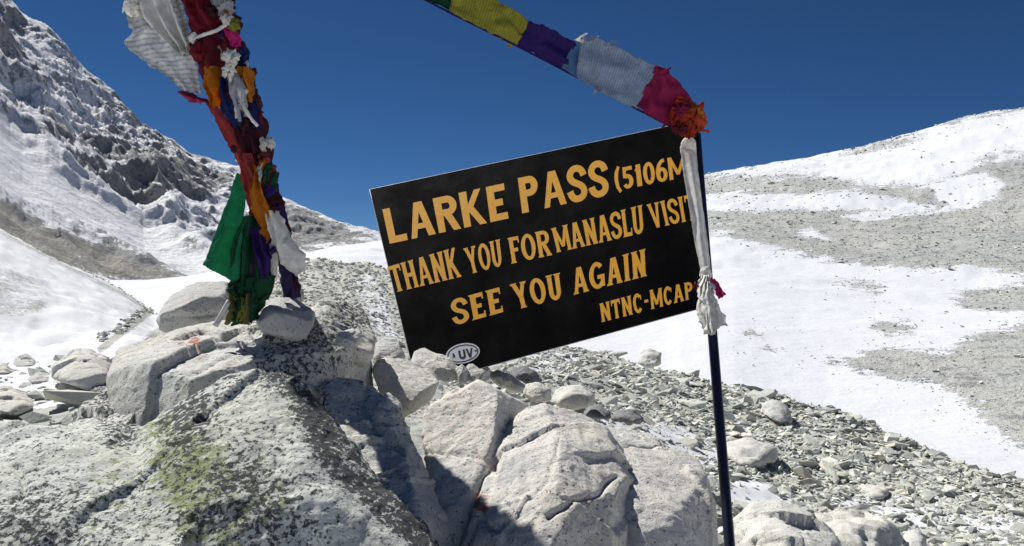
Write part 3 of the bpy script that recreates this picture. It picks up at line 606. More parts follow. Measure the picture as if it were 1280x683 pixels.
# left snow field rocks
for ol, Y, d, mt, lab, dk in [
    ([(66, 472), (70, 450), (88, 435), (112, 434), (138, 452), (146, 475), (120, 490)], 4.8, .7, M_rock_b, 'rounded pale boulder sitting in the snow left of the cream slab', 0),
    ([(14, 462), (20, 448), (32, 443), (42, 450), (46, 462)], 5.2, .4, M_rock_d, 'small grey stone poking out of the snow beyond the lichen boulder', 0),
    ([(108, 490), (114, 477), (128, 473), (142, 480), (144, 492), (125, 498)], 3.0, .2, M_rock_d, 'dark mottled stone in the snow at the foot of the cream slab', .6),
    ([(-40, 512), (-24, 490), (6, 484), (34, 492), (44, 508), (20, 520)], 3.4, .6, M_rock_b, 'pale boulder at the left picture edge with a long shadow on the snow', .1),
    ([(32, 476), (45, 466), (62, 468), (64, 478), (48, 482)], 4.3, .3, M_rock_d, 'flat grey stone half sunk in the snow near the left edge', 0),
    ([(70, 486), (80, 476), (98, 474), (106, 484), (92, 492)], 3.8, .3, M_rock_b, 'flat cream stone half sunk in the snow below the rounded pale boulder', 0),
    ([(-20, 466), (-10, 454), (8, 456), (16, 466), (0, 472)], 5.6, .4, M_rock_b, 'weathered stone cut by the left picture edge, beyond the snow', 0)]:
    Yg = ground_hit(np.mean([p[0] for p in ol]), max(p[1] for p in ol) - 4); ol = [(a_, c_) for a_, c_ in ol]; d = d * Yg / Y; Y = Yg + d * .1
    boulder('rock' if d < .6 else 'boulder', [auto_hull(ol, Y, d, tilt=d * .5)], mt, lab, 'rock' if d < .6 else 'boulder', voxel=.010 if Y > 3.5 else .007, dark=[((ol[0][0] + 20, ol[0][1] - 10), 50, dk)], amp=.8)
# right side boulders
for ol, Y, d, mt, lab in [
    ([(915, 700), (918, 655), (940, 632), (975, 628), (1010, 645), (1045, 670), (1060, 710), (980, 740)], 3.4, .9, M_rock_b, 'broad pale boulder at the bottom edge just right of the pole'),
    ([(1030, 690), (1032, 650), (1052, 638), (1085, 645), (1120, 660), (1140, 700), (1080, 720)], 3.8, .8, M_rock_b, 'second pale boulder at the bottom edge, right of the broad one'),
    ([(1128, 690), (1130, 668), (1148, 662), (1158, 672), (1156, 695)], 4.2, .3, M_rock_b, 'small cream stone at the bottom edge beside the second pale boulder'),
    ([(952, 515), (955, 504), (970, 500), (984, 510), (990, 528), (972, 532)], 11.0, .8, M_rock_d, 'grey angular boulder on the scree crest right of the pole'),
    ([(798, 454), (800, 440), (812, 436), (826, 441), (826, 456), (810, 460)], 17., .8, M_rock_b, 'lone pale boulder on the scree crest left of the pole'),
    ([(1070, 618), (1074, 608), (1090, 606), (1112, 612), (1110, 622), (1085, 626)], 6.6, .4, M_rock_c, 'yellowish flat stone on the lower scree'),
    ([(902, 572), (907, 554), (935, 548), (968, 558), (974, 576), (940, 586)], 7.2, .6, M_rock_b, 'wide tan slab on the scree immediately right of the pole'),
    ]:
    if max(p[1] for p in ol) < 683: Yg = ground_hit(np.mean([p[0] for p in ol]), max(p[1] for p in ol) - 4); d = d * Yg / Y; Y = Yg + d * .1
    boulder('boulder' if d > .6 else 'rock', [auto_hull(ol, Y, d, tilt=d * .5)], mt, lab, 'boulder' if d > .6 else 'rock', voxel=.012 if Y < 6 else .025, amp=1., fa=.6)

# ------------------------------------------------------------------ loose stones
def stone_templates(n, sub, seed, facet=True):
    out = []
    rg_ = random.Random(seed)
    for k in range(n):
        bm = bmesh.new(); m = 6 + sub * 3
        pts = []
        for _ in range(m):
            v = Vector((rg_.gauss(0, 1), rg_.gauss(0, 1), rg_.gauss(0, 1))).normalized()
            sx, sy, sz = 1, rg_.uniform(.6, .9), rg_.uniform(.28, .5)
            pts.append(bm.verts.new((v.x * sx * rg_.uniform(.8, 1.05), v.y * sy * rg_.uniform(.8, 1.05), v.z * sz * rg_.uniform(.8, 1.05))))
        bmesh.ops.convex_hull(bm, input=bm.verts)
        bmesh.ops.triangulate(bm, faces=bm.faces)
        loose = [v for v in bm.verts if not v.link_faces]; bmesh.ops.delete(bm, geom=loose, context='VERTS')
        if sub > 1:
            bmesh.ops.bevel(bm, geom=list(bm.edges) , offset=.04, segments=1, affect='EDGES', clamp_overlap=True)
            bmesh.ops.triangulate(bm, faces=bm.faces)
        bm.verts.ensure_lookup_table(); bm.verts.index_update()
        V = np.array([v.co[:] for v in bm.verts]); Fq = np.array([[v.index for v in f.verts] for f in bm.faces]); bm.free()
        out.append((V, Fq))
    return out
TS = stone_templates(14, 1, 5)
def rotm(a, b, c):
    ca, sa, cb, sb, cc, sc = np.cos(a), np.sin(a), np.cos(b), np.sin(b), np.cos(c), np.sin(c)
    R = np.empty((len(a), 3, 3))
    R[:, 0, 0] = ca * cb; R[:, 0, 1] = ca * sb * sc - sa * cc; R[:, 0, 2] = ca * sb * cc + sa * sc
    R[:, 1, 0] = sa * cb; R[:, 1, 1] = sa * sb * sc + ca * cc; R[:, 1, 2] = sa * sb * cc - ca * sc
    R[:, 2, 0] = -sb; R[:, 2, 1] = cb * sc; R[:, 2, 2] = cb * cc
    return R
def tints(n):
    base = np.array([(.47, .495, .45), (.53, .545, .50), (.59, .575, .49), (.36, .38, .36), (.62, .63, .59)])
    t = base[rng.choice(5, n, p=[.3, .28, .17, .12, .13])]; return t * rng.uniform(.85, 1.22, (n, 1))
def scatter_mesh(name, pos, size, mat, kindlabel=None):
    Vs, Fs, Cs, off = [], [], [], 0; tn = tints(len(pos)); pick = rng.integers(0, len(TS), len(pos))
    for k, (tv, tf) in enumerate(TS):
        idx = np.where(pick == k)[0]
        if not len(idx): continue
        n = len(idx); R = rotm(rng.uniform(0, 6.28, n), rng.normal(0, .3, n), rng.normal(0, .3, n))
        v = np.einsum('nij,vj->nvi', R, tv) * size[idx][:, None, None] * rng.uniform(.75, 1.25, (n, 1, 3)) + pos[idx][:, None, :]
        Vs.append(v.reshape(-1, 3)); f = tf[None] + (np.arange(n) * len(tv))[:, None, None] + off; Fs.append(f.reshape(-1, 3)); off += n * len(tv)
        Cs.append(np.repeat(tn[idx], len(tv), 0))
    me = npmesh(name, np.concatenate(Vs), np.concatenate(Fs), False); attrc(me, 'tint', np.concatenate(Cs))
    o = link(name, me, mat); tag(o, kind='stuff', label=kindlabel); return o
# big single stones on the scree: the ones that show largest, each a thing
def rnd_px(n, p0, p1, y0, y1, pw=1.): return rng.uniform(p0, p1, n), np.exp(rng.uniform(math.log(y0), math.log(y1), n))
def crestY(px): return np.interp(px, [0, 190, 330, 390, 500, 600, 700, 800, 880, 1000, 1100, 1280, 1400], [14, 15, 60, 62, 55, 28, 24, 19, 17, 14, 12.5, 10.5, 10])
big = []
tmpl_big = stone_templates(10, 2, 9)
big_meshes = []
for V_, F_ in tmpl_big:
    m_ = npmesh('scree_stone', V_, F_, False); m_.materials.append(M_scree); big_meshes.append(m_)
tries = 0
px, Yq = rnd_px(700, 610, 1300, 4.3, 15)
ok = Yq < crestY(px); px, Yq = px[ok], Yq[ok]
X = (px - CX) / F * Yq; Zq = ground1(X, Yq); pq = project(np.stack([X, Yq, Zq], 1))
sz = np.clip(rng.lognormal(math.log(.058), .42, len(px)), .04, .2)
on = pq[:, 1] < 700
app = sz / Yq * on; order = np.argsort(-app)[:285]
zone = lambda p, q: ('in the patchy snow at the lower right' if (p > 1040 and q > 610) else 'on the scree crest against the snow' if q < 0 else 'on the scree right of the pole' if p > 905 else 'on the scree between sign and pole')
for i in order:
    o = bpy.data.objects.new('scree_stone', big_meshes[int(rng.integers(10))]); COL.objects.link(o)
    s = float(sz[i]); o.location = (float(X[i]), float(Yq[i]), float(Zq[i]) + s * .12); o.scale = (s * rng.uniform(.8, 1.3), s * rng.uniform(.8, 1.3), s * rng.uniform(.7, 1.3))
    o.rotation_euler = (rng.normal(0, .35), rng.normal(0, .35), rng.uniform(0, 6.28))
    zl = zone(pq[i, 0], pq[i, 1])
    tag(o, 'loose angular grey stone lying ' + zl, 'stone', 'loose stones ' + zl)
# rubble as stuff
def in_snow_keep(px, py):
    k = np.ones(len(px)); p = np.stack([px, py], 1)
    for poly, kk in (([(905, 598), (960, 602), (990, 622), (985, 640), (930, 632), (900, 640)], .05), ([(690, 512), (760, 515), (850, 530), (905, 560), (900, 590), (790, 570), (690, 530)], .2),
                     ([(1040, 622), (1110, 612), (1190, 640), (1290, 640), (1290, 700), (1120, 700)], .45), ([(640, 440), (700, 432), (735, 445), (690, 470), (640, 470)], .5)):
        k = np.where(polysd(p, poly) > 0, kk, k)
    return rng.uniform(0, 1, len(px)) < k
px, Yq = rnd_px(120000, 560, 1400, 3.6, 27)
ok = Yq < crestY(px) * 1.06; px, Yq = px[ok], Yq[ok]; X = (px - CX) / F * Yq; Zq = ground1(X, Yq); pq = project(np.stack([X, Yq, Zq], 1))
ok = in_snow_keep(pq[:, 0], pq[:, 1]) & (pq[:, 1] < 720); X, Yq, Zq = X[ok], Yq[ok], Zq[ok]
sz = np.clip(rng.lognormal(math.log(.017), .62, len(X)), .007, .12) * np.clip(Yq / 7, .8, 2.0)
scatter_mesh('scree_rubble', np.stack([X, Yq, Zq + sz * .1], 1), sz, M_rubble, 'grey-green broken rubble covering the slope on the right')
px, Yq = rnd_px(16000, 330, 640, 5, 66)
ok = (Yq < crestY(px) * 1.03); px, Yq = px[ok], Yq[ok]; X = (px - CX) / F * Yq; Zq = ground1(X, Yq)
sz = np.clip(rng.lognormal(math.log(.0022), .45, len(X)), .001, .01) * Yq
scatter_mesh('moraine_rubble', np.stack([X, Yq, Zq + sz * .1], 1), sz, M_rubble, 'fine pale rubble covering the moraine between flag bundle and sign')
# stones strewn on the left snow and along the gravel line
px = np.concatenate([rng.uniform(-40, 190, 700), np.interp(rng.uniform(0, 1, 420), [0, .5, 1], [126, 150, 190]) + rng.normal(0, 2, 420), rng.uniform(-20, 190, 260)])
Yq = np.concatenate([np.exp(rng.uniform(math.log(3.2), math.log(8), 700)), np.zeros(420), np.full(260, 46.) + rng.normal(0, .6, 260)])
li = slice(700, 1120); Yq[li] = np.interp(px[li], [126, 160, 190], [12.5, 17, 44]) * rng.uniform(.94, 1.06, 420)
X = (px - CX) / F * Yq; Zq = ground1(X, Yq); sz = np.concatenate([rng.lognormal(math.log(.035), .6, 700), rng.uniform(.0022, .0055, 420) * Yq[li], rng.uniform(.05, .13, 260)])
scatter_mesh('snowfield_pebbles', np.stack([X, Yq, Zq], 1), sz, M_rubble, 'scattered pebbles on the left snow field')
# blocks on the far gravel slopes
pick = np.where((vgr > .6) & (vpp[:, 0] > 850) & (vpp[:, 0] < 1330) & (vV[:, 1] > 25) & (vV[:, 1] < 450))[0]
pick = rng.choice(pick, 9000); pos = vV[pick] + np.stack([rng.normal(0, .6, 9000), rng.normal(0, .8, 9000), np.zeros(9000)], 1)
sz = rng.lognormal(0, .45, 9000) * .0011 * pos[:, 1]
dG = np.max([polysd(vpp, g) for g in G], 0); cand = np.where((dG > -70) & (vpp[:, 0] > 800) & (vpp[:, 0] < 1330) & (vV[:, 1] > 25) & (vV[:, 1] < 430) & (rng.uniform(0, 1, len(vV)) < np.exp(dG / 12)))[0]
cand = rng.choice(cand, 3500); p2 = vV[cand] + np.stack([rng.normal(0, .7, 3500), rng.normal(0, .9, 3500), np.zeros(3500)], 1)
pos = np.concatenate([pos, p2]); sz = np.concatenate([sz, rng.lognormal(0, .5, 3500) * .0013 * p2[:, 1]])
scatter_mesh('hillside_rubble', pos, sz, M_rubble, 'grey stones covering the far snowy hillside')

# ------------------------------------------------------------------ cloth helpers
def strip(name, L, R, mat, parent, nu=14, nv=40, fold=.008, nf=3., bulge=0., seed=0, thick=.0012, label=None, edge=.004, rough=1.):
    """cloth between two polylines given as (picture x, picture y, depth)"""
    def res(Pl):
        Pl = np.array(Pl, float); d = np.r_[0, np.cumsum(np.hypot(*np.diff(Pl[:, :2], axis=0).T))]; d /= d[-1]; tt = np.linspace(0, 1, nv)
        o_ = np.stack([np.interp(tt, d, Pl[:, k]) for k in range(3)], 1)
        for _ in range(max(1, nv // 14)): o_[1:-1] = (o_[:-2] + 2 * o_[1:-1] + o_[2:]) / 4
        return atn(o_)
    nu = int(nu * 1.6); nv = int(nv * 1.5); A, B = res(L), res(R); u = np.linspace(0, 1, nu)
    G = A[:, None, :] * (1 - u)[None, :, None] + B[:, None, :] * u[None, :, None]
    vv = np.linspace(0, 1, nv)
    ph = vnoise(np.stack([vv * 3, vv * 0, vv * 0], 1), 1, seed) * 2.5
    fo = np.sin(2 * np.pi * nf * u[None, :] + ph[:, None] * 1.5 + seed) * fold * (.6 + .4 * np.sin(vv * 5 + seed))[:, None]
    Pn = G.reshape(-1, 3); ns = fbm(Pn, 26, 4, seed + 7).reshape(nv, nu) * fold * .7 * rough
    G[:, :, 1] += fo + ns - bulge * np.sin(np.pi * u)[None, :]
    G[:, :, 1] += fbm(Pn, 42, 4, seed + 17, .6, True).reshape(nv, nu) * fold * .15 * rough
    rim_ = np.zeros((nv, nu)); rim_[:, :2] = rim_[:, -2:] = 1; rim_[-2:] = 1; edge = edge * (.45 + rim_ * 1.2)[:, :, None]
    jit = np.stack([fbm(Pn, 60, 2, seed + 8), fbm(Pn, 60, 2, seed + 9)], 1).reshape(nv, nu, 2); G[:, :, 0] += jit[:, :, 0] * edge[:, :, 0]; G[:, :, 2] += jit[:, :, 1] * edge[:, :, 0]
    V = G.reshape(-1, 3); i, j = np.meshgrid(np.arange(nv - 1), np.arange(nu - 1), indexing='ij'); a = (i * nu + j).ravel()
    Fq = np.stack([a, a + nu, a + nu + 1, a + 1], 1)
    # thickness: second skin plus rim
    n0 = len(V); V2 = V.copy(); V2[:, 1] += thick; rim = []
    ring = [k for k in range(nu)] + [k * nu + nu - 1 for k in range(1, nv)] + [(nv - 1) * nu + k for k in range(nu - 2, -1, -1)] + [k * nu for k in range(nv - 2, 0, -1)]
    for k in range(len(ring)):
        p, q = ring[k], ring[(k + 1) % len(ring)]; rim.append((p, q, q + n0, p + n0))
    me = npmesh(name, np.concatenate([V, V2]), np.concatenate([Fq, Fq[:, ::-1] + n0, np.array(rim)]))
    uvl = me.uv_layers.new(name='UVMap'); li = np.zeros(len(me.loops), np.int32); me.loops.foreach_get('vertex_index', li); li = li % n0
    uvl.data.foreach_set('uv', np.stack([(li % nu) / (nu - 1), (li // nu) / (nv - 1)], 1).astype(np.float32).ravel())
    o = link(name, me, mat, parent); 
    if label: o['label'] = label
    return o
def crumple(name, c, rad, mat, parent, seed=0, amp=.35, sub=4, stretch=(1, 1, 1), label=None, rot=0.):
    bm = bmesh.new(); bmesh.ops.create_icosphere(bm, subdivisions=sub, radius=1); V = np.array([v.co[:] for v in bm.verts]); Fq = np.array([[v.index for v in f.verts] for f in bm.faces]); bm.free()
    d = 1 + amp * fbm(V, 1.7, 4, seed, .6, True) + amp * .5 * fbm(V, 4.5, 3, seed + 5, .6, True)
    V = V * d[:, None] * np.array(stretch) * rad; cr, sr = math.cos(rot), math.sin(rot)
    V = np.stack([V[:, 0] * cr - V[:, 2] * sr, V[:, 1], V[:, 0] * sr + V[:, 2] * cr], 1) + np.array(c)
    me = npmesh(name, V, Fq); uv = me.uv_layers.new(name='UVMap'); o = link(name, me, mat, parent)
    if label: o['label'] = label
    return o
def tube(name, pts, rad, mat, parent, sides=10, label=None, cap=True, wob=0., seed=0):
    pts = [Vector(p) for p in pts]; n = len(pts); V = []; Fq = []
    rads = rad if isinstance(rad, (list, tuple)) else [rad] * n
    for i, p in enumerate(pts):
        t_ = (pts[min(i + 1, n - 1)] - pts[max(i - 1, 0)]).normalized(); a = t_.cross(Vector((0, 1, .1))).normalized(); b_ = t_.cross(a)
        for k in range(sides):
            an = 2 * math.pi * k / sides; rr = rads[i] * (1 + wob * mnoise.noise(Vector((i * .7, k * .9, seed)))); V.append(p + (a * math.cos(an) + b_ * math.sin(an)) * rr)
    for i in range(n - 1):
        for k in range(sides): Fq.append((i * sides + k, i * sides + (k + 1) % sides, (i + 1) * sides + (k + 1) % sides, (i + 1) * sides + k))
    me = bpy.data.meshes.new(name); me.from_pydata([v[:] for v in V], [], Fq + ([tuple(range(sides))[::-1], tuple((n - 1) * sides + k for k in range(sides))] if cap else []))
    me.polygons.foreach_set('use_smooth', [True] * len(me.polygons)); me.uv_layers.new(name='UVMap'); me.update()
    o = link(name, me, mat, parent)
    if label: o['label'] = label
    return o
def rosette(c, rp, Y, mat, parent, seed, n=6, name='fold', label=None, sy=1., group=None):
    # bunched cloth: pleated fans of thin fabric overlapping each other
    rr = random.Random(seed)
    for i in range(n):
        a0 = i * 6.283 / n + rr.uniform(-.5, .5); sw = rr.uniform(1.2, 2.4); k = 7; ox, oy = rr.uniform(-.3, .3) * rp, rr.uniform(-.3, .3) * rp
        L, R_ = [], []
        for j in range(k):
            a = a0 + sw * j / (k - 1); w_ = rr.uniform(.75, 1.1)
            L.append((c[0] + ox + math.cos(a) * rp * .12, c[1] + oy + math.sin(a) * rp * .12 * sy, Y - .035 - .006 * i))
            R_.append((c[0] + math.cos(a) * rp * w_, c[1] + math.sin(a) * rp * w_ * sy, Y - .012 - rr.uniform(0, .02)))
        strip(name, L, R_, mat, parent, nu=9, nv=16, fold=.004, nf=1.2, seed=seed * 7 + i, edge=.004, bulge=.010 * rp / 10, label=label)
        # pleats running outwards
def lerp_pts(L, n):
    L = np.array(L, float); d = np.r_[0, np.cumsum(np.linalg.norm(np.diff(L, axis=0), axis=1))]; t_ = np.linspace(0, d[-1], n)
    o_ = np.stack([np.interp(t_, d, L[:, k]) for k in range(3)], 1)
    for _ in range(3): o_[1:-1] = (o_[:-2] + 2 * o_[1:-1] + o_[2:]) / 4
    return [at(*p) for p in o_]

# ------------------------------------------------------------------ prayer flag bundle
B = 2.64
fb = empty('prayer_flag_bundle', at(362, 378, B + .05), 'tall leaning pole wrapped in many tattered coloured prayer flags, standing among rocks', 'prayer flags')
tube('pole', lerp_pts([(367, 384, B + .05), (335, 230, B + .04), (300, 110, B + .03), (262, -60, B + .02)], 24), .014, M_wood, fb, 12)
# wound core
tube('wrapped_cloth', lerp_pts([(352, 330, B), (330, 235, B), (308, 150, B), (283, 70, B), (262, 0, B), (245, -60, B)], 60), [.035 + .035 * i / 59 + .008 * math.sin(i * 1.3) for i in range(60)], MC['maroon'], fb, 22, 'dark maroon cloth wound round the pole', wob=.35, seed=3)
def q(name, L, R, m, label, **k): return strip(name, L, R, MC[m], fb, label=label, **k)
b = B - .09
q('flag', [(196, -60, b), (160, -5, b), (156, 20, b + .02), (166, 40, b), (153, 50, b + .01), (160, 62, b), (188, 82, b), (216, 102, b), (228, 114, b)], [(232, -60, b), (228, 0, b), (233, 25, b), (238, 50, b), (243, 72, b), (247, 92, b), (250, 104, b), (253, 112, b), (253, 118, b)], 'white', 'big white flag with rows of faint print, at the upper left', nu=40, nv=70, fold=.018, nf=2.6, seed=1)
q('flag', [(175, -60, b - .02), (172, 0, b - .02), (180, 22, b - .03), (200, 45, b - .02), (222, 66, b - .02)], [(205, -60, b - .02), (212, -5, b - .03), (220, 18, b - .02), (232, 48, b - .02), (240, 70, b - .01)], 'khata', 'crumpled pale cloth folded over the big white flag', nu=26, nv=40, fold=.02, nf=2.2, seed=4)
rosette((165, 9), 12, b + .01, MC['khata'], fb, 3, 6, label='small white knotted cloth at the top left corner')
q('flag', [(226, -60, b), (224, -2, b - .03), (232, 20, b - .03), (240, 42, b - .02)], [(270, -60, b), (268, 0, b - .02), (276, 20, b - .02), (282, 38, b)], 'crimson', 'crimson flag at the top of the bundle', nu=24, nv=40, fold=.016, nf=2.4, bulge=.04, seed=5)
q('flag', [(236, 36, b), (240, 60, b - .02), (248, 84, b - .02), (252, 100, b)], [(282, 36, b), (290, 60, b), (286, 84, b), (276, 104, b)], 'magred', 'maroon flag below the crimson one', nu=24, nv=40, fold=.016, nf=2.1, bulge=.04, seed=6)
rosette((250, 63), 12, b - .03, MC['crimson'], fb, 8, 5, sy=1.4, label='crimson bunch on the maroon flag')
crumple('knot', at(242, 48, b - .05), .011, MC['khata'], fb, 9, .4, 3, (1, .8, 1.2), 'tiny white knot on the left of the maroon flag')
tube('tie', lerp_pts([(240, 50, b - .05), (256, 43, b - .08), (270, 39, b - .075), (284, 30, b - .05)], 16), .005, MC['khata'], fb, 8, 'thin white tie across the crimson flags', wob=.5)
rosette((277, 10), 17, b + .02, MC['grey'], fb, 11, 7, label='grey bunched cloth at the top right')
rosette((262, 16), 12, b - .01, MC['maroon'], fb, 12, 5, label='dark red bunched cloth at the top')
rosette((284, 25), 9, b - .02, MC['khata'], fb, 27, 4, label='white scrap right of the crimson flag')
rosette((292, 31), 9, b - .01, MC['yellow'], fb, 13, 4, label='pale yellow scrap at the right')
q('flag', [(278, 34, b - .03), (282, 44, b - .03), (290, 58, b - .02)], [(294, 30, b - .02), (300, 46, b - .02), (301, 62, b)], 'pink', 'bright pink flag scrap on the right side', nu=12, nv=18, fold=.012, nf=1.7, seed=15)
q('flag', [(298, 58, b), (300, 70, b), (296, 84, b)], [(308, 60, b), (312, 70, b), (309, 84, b)], 'blue', 'blue flag scrap on the right side', nu=10, nv=16, fold=.01, nf=1.5, seed=16)
q('flag', [(254, 84, b - .04), (256, 108, b - .045), (262, 128, b - .04), (268, 137, b - .02)], [(276, 84, b - .03), (278, 104, b - .03), (275, 122, b - .03), (270, 138, b - .02)], 'orange', 'orange flag hanging beside the white flag', nu=16, nv=30, fold=.014, nf=1.8, bulge=.02, seed=17)
rosette((288, 72), 11, b - .04, MC['khata'], fb, 17, 6, label='white knotted cloth at the middle of the bundle')
rosette((286, 89), 9, b - .04, MC['khata'], fb, 18, 5, sy=1.3, label='white knotted cloth below the middle one')
q('flag', [(296, 84, b - .03), (300, 104, b - .03), (308, 118, b - .02), (312, 128, b)], [(316, 86, b), (318, 104, b), (318, 118, b), (316, 128, b)], 'orange', 'orange flag on the right side', nu=14, nv=26, fold=.012, nf=1.6, bulge=.02, seed=19)
q('flag', [(274, 100, b - .02), (272, 120, b - .025), (276, 138, b - .02), (290, 160, b)], [(290, 96, b - .02), (296, 118, b - .02), (304, 140, b), (310, 168, b)], 'blue', 'dark blue flag in the middle of the bundle', nu=16, nv=30, fold=.014, nf=2., bulge=.02, seed=20)
q('flag', [(311, 128, b), (314, 146, b), (320, 162, b)], [(318, 126, b + .02), (326, 144, b + .02), (328, 164, b + .02)], 'blue', 'royal blue flag scrap on the right edge', nu=10, nv=18, fold=.008, nf=1.3, seed=21)
for i, L in enumerate([[(288, 96), (290, 118), (298, 136), (300, 152)], [(292, 98), (300, 118), (302, 130), (312, 146), (322, 158)], [(296, 100), (303, 112), (308, 132), (306, 146)], [(287, 98), (288, 112), (294, 124), (296, 148)]]):
    tube('tassel', lerp_pts([(a_, c_, b - .05 + .006 * i) for a_, c_ in L], 18), [.0075 - .0002 * k for k in range(18)], MC['khata'] if i % 2 else MC['grey'], fb, 8, 'white twisted tassel hanging from the middle white knots', wob=.8, seed=i)
crumple('scrap', at(297, 112, b - .03), .03, MC['grey'], fb, 24, .4, 4, (.6, .6, 1.6), 'grey scrap behind the white tassels', .25)
q('flag', [(223, 117, b - .02), (236, 128, b - .04), (256, 128, b - .05), (268, 150, b - .05), (284, 180, b - .05), (298, 206, b - .04)], [(230, 116, b - .02), (246, 120, b - .03), (262, 124, b - .03), (282, 146, b - .02), (296, 168, b - .02), (304, 200, b - .03)], 'salmon', 'long salmon red flag trailing down the left side', nu=12, nv=60, fold=.006, nf=1.2, seed=22)
q('flag', [(222, 116, b - .03), (230, 123, b - .04), (250, 130, b - .055)], [(228, 114, b - .02), (246, 119, b - .04), (260, 127, b - .045)], 'magenta', 'curled crimson hem of the long salmon flag', nu=10, nv=20, fold=.01, nf=1., bulge=.015, seed=23)
q('flag', [(282, 148, b), (292, 176, b - .01), (304, 205, b), (312, 230, b)], [(312, 150, b + .02), (324, 172, b + .02), (330, 198, b + .02), (332, 226, b + .02)], 'maroon', 'dark maroon flag across the narrow waist', nu=18, nv=34, fold=.014, nf=2.2, bulge=.02, seed=24)
rosette((334, 182), 11, b + .04, MC['khata'], fb, 31, 6, label='white frayed scrap at the right of the waist')
rosette((329, 197), 9, b + .03, MC['salmon'], fb, 33, 4, label='salmon scrap under the white frayed scrap')
crumple('knot', at(292, 187, b - .05), .007, MC['maroon'], fb, 34, .4, 3, (1, .8, 1.2), 'tiny dark knot on the salmon flag')
q('flag', [(297, 190, b - .03), (300, 215, b - .035), (306, 240, b - .03), (311, 268, b - .02), (314, 292, b - .02)], [(314, 192, b - .02), (322, 212, b - .02), (330, 238, b - .02), (334, 262, b - .02), (334, 290, b - .01)], 'salmon', 'salmon flag below the waist', nu=14, nv=40, fold=.009, nf=1.6, seed=25)
q('flag', [(316, 205, b - .03), (310, 236, b - .055), (314, 258, b - .055), (324, 284, b - .05)], [(326, 210, b - .02), (328, 238, b - .04), (338, 262, b - .035), (334, 284, b - .04)], 'orange', 'orange flag hanging over the salmon one', nu=12, nv=30, fold=.01, nf=1.8, seed=26)
q('flag', [(326, 205, b + .06), (338, 240, b + .06), (348, 275, b + .07), (356, 310, b + .07)], [(338, 200, b + .08), (350, 240, b + .09), (360, 278, b + .1), (368, 312, b + .1)], 'purple', 'dark purple flag hanging down the right side', nu=14, nv=40, fold=.01, nf=1.6, seed=28)
q('flag', [(296, 216, b - .01), (286, 246, b - .02), (270, 286, b - .03), (253, 331, b - .04)], [(309, 222, b - .02), (307, 252, b - .03), (304, 282, b - .04), (299, 357, b - .04)], 'green', 'large bright green flag blowing to the left', nu=30, nv=50, fold=.007, nf=1.6, seed=29, edge=.0015)
q('flag', [(303, 270, b - .03), (291, 296, b - .03), (288, 322, b - .03), (294, 350, b - .02), (290, 372, b - .02)], [(330, 270, b), (334, 300, b), (338, 326, b), (345, 350, b), (338, 376, b)], 'darkgreen', 'dark green cloth bunched below the orange flag', nu=22, nv=40, fold=.02, nf=2.7, bulge=.03, seed=30)
q('flag', [(305, 290, b - .035), (300, 310, b - .04), (305, 340, b - .04), (316, 362, b - .03)], [(316, 288, b - .03), (322, 312, b - .035), (326, 340, b - .03), (328, 362, b - .03)], 'dark', 'nearly black cloth in the middle of the lower bundle', nu=14, nv=30, fold=.012, nf=1.5, seed=39)
q('flag', [(312, 284, b - .045), (316, 305, b - .055), (322, 328, b - .055), (328, 350, b - .045)], [(332, 282, b - .035), (334, 303, b - .04), (338, 322, b - .04), (334, 350, b - .04)], 'purple', 'violet flag strip in front of the dark green cloth', nu=12, nv=30, fold=.01, nf=1.6, seed=31)
q('flag', [(332, 266, b - .02), (336, 288, b - .03), (344, 312, b - .03), (352, 332, b - .02), (372, 346, b)], [(348, 262, b), (356, 282, b), (366, 300, b), (380, 316, b), (381, 340, b)], 'khata', 'greyish white scarf billowing at the lower right', nu=22, nv=40, fold=.012, nf=1.7, bulge=.03, seed=32)
q('flag', [(330, 288, b - .02), (332, 306, b - .02), (338, 330, b - .02), (336, 356, b)], [(334, 288, b - .02), (340, 306, b - .02), (348, 326, b - .01), (346, 352, b)], 'khata', 'thin white strip beside the violet flag', nu=8, nv=24, fold=.008, nf=1, seed=33)
q('flag', [(346, 326, b + .03), (350, 346, b + .03), (354, 372, b + .03)], [(364, 326, b + .06), (374, 346, b + .06), (376, 372, b + .06)], 'darkpurple', 'dark purple cloth tied round the pole foot', nu=14, nv=24, fold=.014, nf=1.9, bulge=.04, seed=34)
q('flag', [(290, 350, b - .02), (286, 372, b - .02), (286, 402, b - .03)], [(346, 344, b - .01), (338, 366, b - .01), (316, 404, b - .03)], 'darkgreen', 'dark green cloth gathered at the bundle foot', nu=26, nv=30, fold=.018, nf=3.2, bulge=.04, seed=35)
for i, (x0, y0, x1, y1, m_, lab) in enumerate([(290, 366, 284, 406, 'olive', 'olive cloth end'), (300, 368, 296, 407, 'darkgreen', 'dark green cloth end'), (310, 366, 308, 406, 'olive', 'brown olive cloth end'), (318, 364, 318, 400, 'darkgreen', 'dark green cloth end on the right'), (304, 372, 302, 402, 'yellow', 'dull yellow cloth end')]):
    q('cloth_end', [(x0 - 3, y0, b - .06), (x0 - 5, (y0 + y1) / 2, b - .075), (x1 - 6, y1, b - .07)], [(x0 + 4, y0, b - .05), (x0 + 5, (y0 + y1) / 2, b - .07), (x1 + 4, y1, b - .06)], m_, lab, nu=8, nv=16, fold=.008, nf=1.2, bulge=.01, seed=50 + i)
rosette((297, 361), 14, b - .02, MC['darkgreen'], fb, 44, 6, label='dark green knotted cloth tying the bundle foot')
tube('stick', lerp_pts([(287, 376, b - .07), (278, 392, b - .08), (269, 408, b - .09)], 8), .008, M_stick, fb, 10, 'short bleached stick poking out at the foot')

